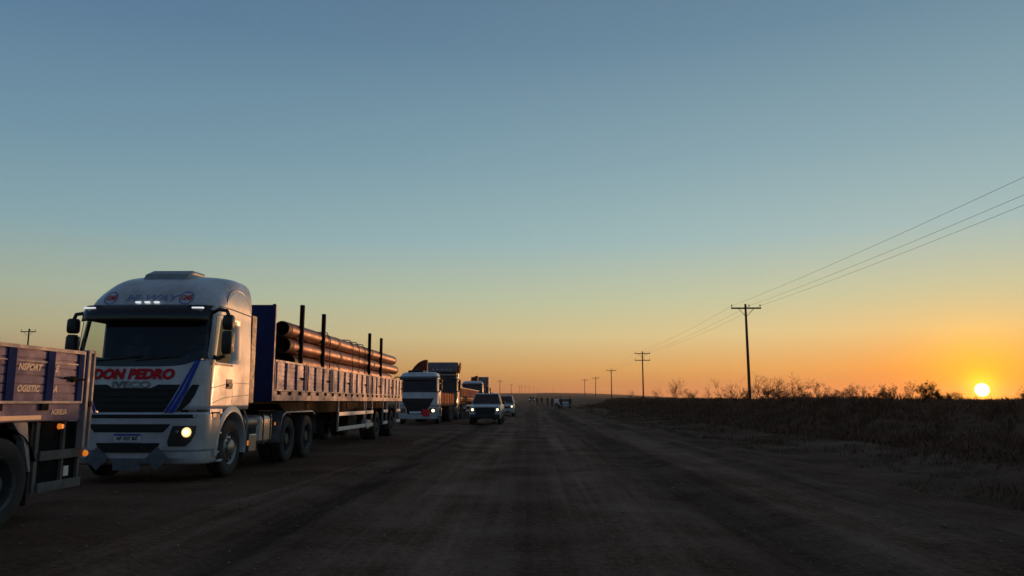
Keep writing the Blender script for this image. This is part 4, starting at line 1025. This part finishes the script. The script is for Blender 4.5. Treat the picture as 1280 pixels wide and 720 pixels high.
    m_ = MB(); m_.box(-w*.94, w*.94, *sorted((yF+sg*.09, yF-sg*.10)), .36*k, .60*k); m_.build('bumper', M['black'] if style == 'pickup' else paint, t, bevel=.05)
    m_ = MB(); m_.box(-.5, .5, *sorted((yF+sg*.095, yF+sg*.09)), .40*k, .52*k); m_.build('lower_intake', M['mesh'], t)
    m_ = MB(); m_.box(-.22, .22, *sorted((yF+sg*.110, yF+sg*.096)), .45*k, .56*k); m_.build('number_plate', M['plate' if style != 'pickup' else 'black'], t)
    for s in (-1, 1):
        m_ = MB(); m_.box(*sorted((s*w*.64, s*w*.93)), *sorted((yF+sg*.03, yF-sg*.14)), .76*k, .96*k); h = m_.build('headlight', M['headlens'], t, bevel=.03)
        if lights: m_ = MB(); m_.cyl((s*w*.78, yF+sg*.02, .86*k), (s*w*.78, yF+sg*.045, .86*k), .085, .06, 12); m_.build('bulb', M[lights], h)
    b = MB()
    for s in (-.5, .5): b.box(s-.06, s+.06, .3, (5.0 if style == 'pickup' else Lc-.3), .32, .42)
    b.build('underbody', M['chassis'], t)
    if style == 'pickup':
        b = MB(); b.box(-w+.12, w-.12, 3.62, 5.12, 1.232*k, 1.245*k); b.build('bed_cover', M['black'], t)
    return t
pk = car('pickup', 'white double-cab pickup with both headlights lit, standing beside the queue of trucks', 'pickup', -2.83, 46.0, M['white2'], 'pickup', 1.92, 1.90, lights='lamp_hot')
sv = car('car', 'white sport utility car with its headlight lit, right behind the white pickup', 'car', -2.55, 68.5, M['white2'], 'suv', 1.86, 1.88, 4.7, 'lamp_hot')
wc = car('car', 'white car facing the camera behind the group of people on the road', 'car', 5.05, 118, M['white2'], 'suv', 1.8, 1.52, 4.3, None)
fc = car('car', 'dark distant car with a single point of headlight showing, left of the people', 'car', -.1, 225, M['darkcar'], 'suv', 1.8, 1.5, 4.4, 'lamp_white')

# ------------------------------------------------------------------ people
def person(label, x, y, top, legs, pose=0, turn=0, h=1.74):
    z0 = gz0(x, y)+.01
    t = thing('person', label, 'person', (x, y, z0), turn, 'people standing on the road')
    k = h/1.75; sp = [.10, .16, .20][pose % 3]
    J = {'pelvis': (0, 0, .95), 'waist': (0, .0, 1.10), 'chest': (0, -.01, 1.33), 'neck': (0, .0, 1.48), 'chin': (0, -.015, 1.55), 'head': (0, -.015, 1.66),
         'crown': (0, -.01, 1.72),
         'sl': (.18, 0, 1.42), 'el': (.25, .03, 1.14), 'wl': (.24, -.06, .90), 'hl': (.23, -.09, .80),
         'sr': (-.18, 0, 1.42), 'er': (-.25, .03, 1.14), 'wr': (-.24, -.06, .90), 'hr': (-.23, -.09, .80),
         'pl': (.09, 0, .90), 'kl': (sp, -.02, .50), 'al': (sp+.01, .02, .10), 'tl': (sp+.03, -.16, .04),
         'pr': (-.09, 0, .90), 'kr': (-sp, -.03, .50), 'ar': (-sp-.01, .02, .10), 'tr': (-sp-.03, -.16, .04)}
    if pose == 1: J['wl'] = (.08, -.20, 1.15); J['hl'] = (.0, -.24, 1.2); J['wr'] = (-.10, -.18, 1.12); J['hr'] = (-.02, -.22, 1.15)
    if pose == 2: J['er'] = (-.32, .02, 1.16); J['wr'] = (-.18, -.06, 1.0); J['hr'] = (-.13, -.08, .98)
    rad = {'pelvis': .15, 'waist': .135, 'chest': .16, 'neck': .06, 'chin': .07, 'head': .098, 'crown': .07, 'sl': .075, 'el': .05, 'wl': .035, 'hl': .04, 'pl': .10, 'kl': .065, 'al': .05, 'tl': .04}
    names = list(J); idx = {n: i for i, n in enumerate(names)}
    E = [('pelvis', 'waist'), ('waist', 'chest'), ('chest', 'neck'), ('neck', 'chin'), ('chin', 'head'), ('head', 'crown')]
    for s in 'lr': E += [('chest', 's'+s), ('s'+s, 'e'+s), ('e'+s, 'w'+s), ('w'+s, 'h'+s), ('pelvis', 'p'+s), ('p'+s, 'k'+s), ('k'+s, 'a'+s), ('a'+s, 't'+s)]
    me = bpy.data.meshes.new('body'); me.from_pydata([tuple(v*k for v in J[n]) for n in names], [(idx[a], idx[b_]) for a, b_ in E], [])
    o = bpy.data.objects.new('body', me); COL.objects.link(o)
    sk = o.modifiers.new('skin', 'SKIN'); sk.use_smooth_shade = True
    for n in names:
        r = rad.get(n, rad.get(n[:-1]+'l', .05))*k; v = me.skin_vertices[0].data[idx[n]]; v.radius = (r, r*(.75 if n in ('waist', 'chest', 'pelvis') else 1)); v.use_root = (n == 'pelvis')
    ss = o.modifiers.new('sub', 'SUBSURF'); ss.levels = 2; ss.render_levels = 2
    bpy.context.view_layer.update()
    ev = bpy.data.meshes.new_from_object(o.evaluated_get(bpy.context.evaluated_depsgraph_get()))
    bpy.data.objects.remove(o)
    bo = bpy.data.objects.new('body', ev); COL.objects.link(bo); bo.parent = t
    ev.materials.clear()
    for mm in (M['skin'], top, legs, M['black']): ev.materials.append(mm)
    for p in ev.polygons:
        z = p.center.z/k; ax = abs(p.center.x)/k
        hand = z < .86 and ax > .2 and z > .7 or (pose and p.center.y/k < -.19 and 1.05 < z < 1.3)
        p.material_index = 0 if (z > 1.49 or hand) else (1 if z > .93 or (ax > .19 and z > .7) else (2 if z > .10 else 3)); p.use_smooth = True
    # hair: a cap over the skull
    b = MB(); rows = []
    for i in range(7):
        ph = math.pi*.5*i/6*1.15; rr_ = .108*math.sin(max(ph, .02)); rows.append([(rr_*math.cos(a*math.pi/8), .02+rr_*1.05*math.sin(a*math.pi/8), 1.665+.115*math.cos(ph)) for a in range(16)])
    b.grid(rows, closed=True); b.v = [tuple(c_*k for c_ in p) for p in b.v]
    b.build('hair', M['hair'], t, smooth=60)
M['skin'] = mat('skin', (.30, .17, .11), .6); M['hair'] = mat('dark_hair', (.02, .015, .012), .8)
cl = [mat('dark_jacket', (.015, .014, .016), .9, var=.3), mat('white_shirt', (.80, .80, .84), .8, var=.1), mat('dark_trousers', (.010, .010, .012), .9, var=.3), mat('brown_jacket', (.03, .018, .012), .9, var=.3), mat('navy_overall', (.010, .014, .03), .9, var=.3)]
def atx(px, D): return (px-VPX)/F*D
PP = [(671.2, 152, 0, 2, 0, .2, 'person in a dark jacket standing leftmost in the group on the road'),
      (676.6, 148, 3, 2, 2, -.3, 'person in a brown jacket second from the left in the group on the road'),
      (684.0, 140, 0, 2, 1, .5, 'person in a dark jacket with hands together, third from the left on the road'),
      (689.6, 126, 4, 2, 0, -.8, 'person in navy overalls just left of the one in white'),
      (695.0, 101, 1, 2, 1, .1, 'person in a white shirt standing nearest in front of the group'),
      (700.0, 103, 0, 2, 2, .7, 'person in dark clothes right beside the one in the white shirt'),
      (711.6, 114, 4, 2, 0, .4, 'person in dark clothes at the right-hand side of the white car')]
for px, D, a, l_, pz, tn, lab in PP: person(lab, atx(px, D), D, cl[a], cl[l_], pz, tn)

# ------------------------------------------------------------------ utility poles and cables
def pole(label, x, y, h, arms, armw=2.8, lean=0, rz=0, group='utility poles', thick=.15):
    z = gz0(x, y); t = thing('utility_pole', label, 'utility pole', (x, y, z-.1), rz, group)
    b = MB(); b.tube([(0, 0, 0), (-lean*.4*h*.5, 0, h*.5), (-lean*h*.4, 0, h+.2)], [thick, thick*.85, thick*.68], 10); b.build('pole', M['pole'], t, smooth=50)
    tx = -lean*h*.4
    for i, za in enumerate(arms):
        b = MB(); b.box(tx-armw/2, tx+armw/2, -thick-.09, -thick+.02, h-za-.07, h-za+.07); ar = b.build('crossarm', M['pole'], t)
        b = MB()
        for s in (-1, 1): b.tube([(tx+s*.72, -thick-.05, h-za-.06), (tx+s*.08, -thick*.8, h-za-.72)], .025, 5)
        if i == 0: b.build('brace', M['pole'], t)
        for q in (-armw/2+.08, .28, armw/2-.08):
            b = MB(); b.lathe([(0, .02), (.12, .025), (.13, .07), (.18, .07), (.2, .04), (.25, .055), (.30, .03), (.31, .001)], 10)
            b.v = [(tx+q+p[1], -thick-.03+p[2], h-za+.06+p[0]) for p in b.v]; b.build('insulator', M['porcelain'], ar)
    return t
PX = 20.25
def polex(px, D): return (px-VPX)/F*D
plist = [(PX+.0, .5, 10.4), (PX, 72.0, None), (polex(802, 141), 141, None), (polex(763, 217), 217, None), (polex(743.5, 296), 296, None), (polex(730, 345), 345, None)]
tops = {72.0: 10.33, 141: 10.35, 217: 10.3, 296: 10.6, 345: 11.2}
labs = ['utility pole beside the camera on the right bank, out of frame', 'tallest nearest utility pole with one crossarm and braces, behind the bushes', 'utility pole with two crossarms, second nearest on the right of the road', 'third utility pole from the right, thin with one crossarm', 'fourth utility pole from the right, small and distant', 'fifth utility pole from the right, smallest in the line beside the road']
ends = []
for (x, y, _), lab in zip(plist, labs):
    top = tops.get(y, 10.33); h = top-gz0(x, y)+.1-.0
    pole(lab, x, y, h, (.22,) if y != 141 else (.22, 1.45), 2.8, lean=.008 if y == 72 else 0)
    ends.append((x, y, top-.1))
for q, lab in ((-1.32, 'left-hand cable of the power line along the right of the road'), (.28, 'middle cable of the power line along the right of the road'), (1.32, 'right-hand cable of the power line along the right of the road')):
    b = MB(); pts = []
    for (x0, y0, z0), (x1, y1, z1) in zip(ends, ends[1:]):
        for i in range(16):
            t_ = i/16; pts.append((x0+(x1-x0)*t_+q, y0+(y1-y0)*t_-.18, z0+(z1-z0)*t_+.12-4*.45*t_*(1-t_)))
    pts.append((ends[-1][0]+q, ends[-1][1]-.18, ends[-1][2]))
    b.tube(pts, .008, 5); o = b.build('power_cable', M['wire']); tag(o, lab, 'cable', 'power cables')
pole('utility pole rising behind the near trailer at the far left', polex(24, 118), 118, 12.2, (.3,), 2.4, group='utility poles left of the road')
for px, D, h, lab in ((625, 360, 8.6, 'utility pole just right of the nearer pickup on the horizon, tallest of the far ones'), (639, 640, 9.5, 'far utility pole above the white sport utility car'), (649, 860, 9.5, 'far utility pole, left one of the close pair past the white sport utility car'), (651.6, 900, 9.5, 'far utility pole, right one of the close pair past the white sport utility car'), (656.4, 960, 10, 'far utility pole between the close pair and the road end'), (661.3, 1050, 10, 'far utility pole right of the road end light'), (667, 1200, 10, 'faint far utility pole left of the people'), (671.6, 1300, 10, 'faint far utility pole above the leftmost person'), (691, 1400, 10, 'faint far utility pole above the person in white')):
    pole(lab, polex(px, D), D, h, (.3,), 2.6, group='utility poles left of the road', thick=.2 if D > 500 else .15)

# ------------------------------------------------------------------ vegetation
M['twig'] = mat('dry_twigs', (.070, .045, .030), .95, var=.4, vs=3, spec=.1)
M['leaf'] = mat('dry_leaves', (.060, .048, .028), .95, var=.4, vs=3, spec=.1)
M['brush'] = mat('dry_brush', (.19, .10, .06), .95, c2=(.11, .06, .038), vs=.6, spec=.1)
M['straw'] = mat('dry_straw', (.20, .13, .08), .95, c2=(.11, .072, .045), vs=.8, spec=.1)
def shrub_mesh(seed, H, Wd, dens, wind):
    rnd = random.Random(seed); s = MB(); lf = MB()
    def grow(p, d, L_, r, lev):
        pts = [p]; n = 4
        for i in range(n):
            d = (d+Vector((rnd.gauss(wind*.06, .16), rnd.gauss(0, .16), rnd.gauss(.02, .12)))).normalized()
            if lev > 0 and i > 1: d.z -= .10*abs(wind)
            p = p+d*L_/n; pts.append(p)
        s.tube(pts, [r*(1-.7*i/n) for i in range(n+1)], 4 if lev else 5, cap=False)
        if lev < 3:
            for k in range(rnd.randint(3, 5) if lev else rnd.randint(4, 7)):
                q = pts[rnd.randint(1, n)]; a = rnd.uniform(0, 6.28)
                nd = (d*.7+Vector((math.cos(a), math.sin(a), rnd.uniform(-.1, .7)))*.75).normalized()
                grow(q, nd, L_*rnd.uniform(.38, .62), r*.5, lev+1)
        if lev >= 2:
            for k in range(int(dens*rnd.uniform(.5, 1.5))):
                q = pts[rnd.randint(1, n)]+Vector((rnd.gauss(0, .05), rnd.gauss(0, .05), rnd.gauss(0, .05))); u = Vector((rnd.gauss(0, 1), rnd.gauss(0, 1), rnd.gauss(0, 1))).normalized()*rnd.uniform(.018, .04); w_ = u.orthogonal()*.5
                lf.add([q-u, q+w_, q+u, q-w_], [(0, 1, 2, 3)])
    for i in range(int(3.2*Wd/1.0)+2):
        x = rnd.uniform(-.22, .22)*Wd; y = rnd.uniform(-.25, .25)*Wd; lean = x/Wd*2+rnd.gauss(wind*.3, .3)
        grow(Vector((x, y, -.1)), Vector((lean, rnd.gauss(0, .35), 1)).normalized(), H*rnd.uniform(.55, .85), .017*H**.5, 0)
    return s, lf
def shrub(px, ytop, wpx, dens, wind, label, X=None, seed=1):
    X = X or 19.0; D = X*F/(px-VPX); D = min(D, 130); X = (px-VPX)*D/F
    z = gz0(X, D); ztop = CZ+(HY-ytop)*D/F; H = max(.5, ztop-z); W_ = max(.5, wpx*D/F)
    t = thing('shrub', label, 'shrub', (X, D, z), 0, 'bare shrubs along the top of the bank')
    s, l_ = shrub_mesh(seed, H*1.0, min(W_, 3.4), dens, wind)
    mx = max(v[2] for v in s.v); kz = H/mx
    x0 = min(v[0] for v in s.v); x1 = max(v[0] for v in s.v); kx = W_/(x1-x0)
    for q in (s, l_): q.v = [(v[0]*kx, v[1]*kx, v[2]*kz) for v in q.v]
    s.build('branches', M['twig'], t, fix=False)
    if l_.v: l_.build('foliage', M['leaf'], t, fix=False)
SH = [(786, 484, 14, 1, .2, 'faint thin shrub left of the two-armed pole'), (820, 482, 18, 2, .1, 'small thin shrub just right of the two-armed pole'), (842, 472, 26, 7, .1, 'compact upright shrub standing alone between the two nearest poles'), (856, 485, 26, 6, .3, 'low shrub at the foot of the compact upright one'), (881, 478, 12, 1, 0, 'single sparse wispy shrub between the compact one and the tallest pole'),
      (908, 471, 44, 2, -.9, 'bare windswept shrub leaning left, just left of the tallest pole'), (922, 484, 36, 5, .4, 'low dense shrub at the foot of the tallest pole'), (948, 464, 50, 3, .8, 'tall bare shrub directly right of the tallest pole'), (976, 464, 56, 4, .9, 'tallest bare windswept shrub, second to the right of the tallest pole'), (966, 482, 60, 8, .3, 'low dense shrub under the tall bare ones'), (1008, 475, 46, 3, .7, 'bare arching shrub, third to the right of the tallest pole'), (1030, 487, 34, 5, .2, 'low shrub between the arching bushes and the wide leafy one'),
      (1068, 479, 56, 4, .5, 'wide bare shrub midway between the tallest pole and the sun'), (1094, 480, 44, 8, .3, 'leafy low shrub at the right end of the wide bare one'), (1122, 477, 30, 2, .6, 'sparse shrub with a few thin upright twigs, left of the dense bush'), (1148, 477, 24, 26, .1, 'dense rounded bush nearest left of the sun'), (1166, 486, 26, 10, .4, 'small low shrub attached right of the dense bush'), (1188, 490, 18, 3, .2, 'tiny shrub closest to the left edge of the sun'), (1277, 484, 34, 5, -.2, 'shrub at the right edge of the frame past the sun')]
for i, a in enumerate(SH): a = a[:3]+((a[3]*.5 if a[3] < 20 else 9),)+a[4:]; shrub(*a, seed=50+i, X=19.0+random.uniform(-1.2, 1.2))

def blades(name, pts, mat_, label, cat, hmin, hmax, per, seed, spread=.16, wid=.010):
    rnd = random.Random(seed); vs = []; fs = []
    for x, y, sc in pts:
        z = gz(x, y)
        for k in range(per):
            a = rnd.uniform(0, 6.28); r = abs(rnd.gauss(0, spread)); bx, by = x+r*math.cos(a), y+r*math.sin(a)
            h = rnd.uniform(hmin, hmax)*sc; l = rnd.uniform(.2, 1.3)*h; b_ = rnd.uniform(0, 6.28); w_ = wid*(1+y/18)
            dx, dy = math.cos(b_), math.sin(b_); n = len(vs)
            vs += [(bx-dy*w_, by+dx*w_, z-.02), (bx+dy*w_, by-dx*w_, z-.02), (bx+dx*l*.4+dy*w_*.7, by+dy*l*.4-dx*w_*.7, z+h*.6), (bx+dx*l*.4-dy*w_*.7, by+dy*l*.4+dx*w_*.7, z+h*.6), (bx+dx*l, by+dy*l, z+h)]
            fs += [(n, n+1, n+2, n+3), (n+3, n+2, n+4)]
    b = MB(); b.add(vs, fs); o = b.build(name, mat_, fix=False); tag(o, label, cat, kind='stuff'); return o
rnd = random.Random(11)
P1 = []
for _ in range(9500):
    y = 4+150*rnd.random()**1.7; x = rnd.uniform(11.0, 24) if rnd.random() < .86 else 12-4.6*rnd.random()**1.6
    if noise.noise(Vector((x*.35, y*.2, 3))) > (-.62 if x > 11 else -.05+(11-x)*.06): P1.append((x, y, rnd.uniform(.5, 1.2)*(1 if x > 11 else .55)*(1.7 if noise.noise(Vector((x*.6, y*.4, 13))) > .28 and x < 15 else 1)*(1.9 if x > 14.5 and noise.noise(Vector((x*.5, y*.3, 21))) > .12 and abs(x/y-.577) > .05 else 1)))
blades('bank_brush', P1, M['brush'], 'dry brown brush covering the bank right of the road', 'brush', .07, .30, 20, 1, .40, .0085)
P2 = []
for _ in range(3200):
    y = 3+90*rnd.random()**1.5; x = rnd.uniform(6.2, 13)
    if noise.noise(Vector((x*.5, y*.3, 9))) > .02: P2.append((x, y, rnd.uniform(.4, 1.1)))
blades('grass_tufts', P2, M['straw'], 'sparse dry grass tufts on the verge right of the road', 'grass', .03, .14, 16, 2, .16, .004)
P3 = []
for _ in range(1400):
    y = 3+140*rnd.random()**1.4; x = rnd.uniform(-40, -9.5); P3.append((x, y, rnd.uniform(.5, 1.2)))
blades('field_brush', P3, M['brush'], 'dry brush on the flat land behind the parked trucks', 'brush', .1, .4, 12, 3, .3, .008)
# stones on the road
b = MB(); rnd = random.Random(5)
for _ in range(2600):
    y = 2.5+40*rnd.random()**1.8; x = rnd.uniform(-9, 11); r = rnd.uniform(.006, .022)*(1.6 if rnd.random() < .06 else 1); z = gz(x, y)+.012+r*.3
    vs = [(x+r*rnd.uniform(.7, 1.2)*dx, y+r*rnd.uniform(.7, 1.2)*dy, z+r*.7*dz) for dx, dy, dz in ((1, 0, 0), (0, 1, 0), (-1, 0, 0), (0, -1, 0), (0, 0, 1), (0, 0, -1))]
    b.add(vs, [(0, 1, 4), (1, 2, 4), (2, 3, 4), (3, 0, 4), (1, 0, 5), (2, 1, 5), (3, 2, 5), (0, 3, 5)])
M['stone'] = mat('stone', (.26, .20, .16), .9, var=.4, vs=8)
o = b.build('gravel', M['stone'], fix=False); tag(o, 'small stones scattered over the dirt road', 'gravel', kind='stuff')
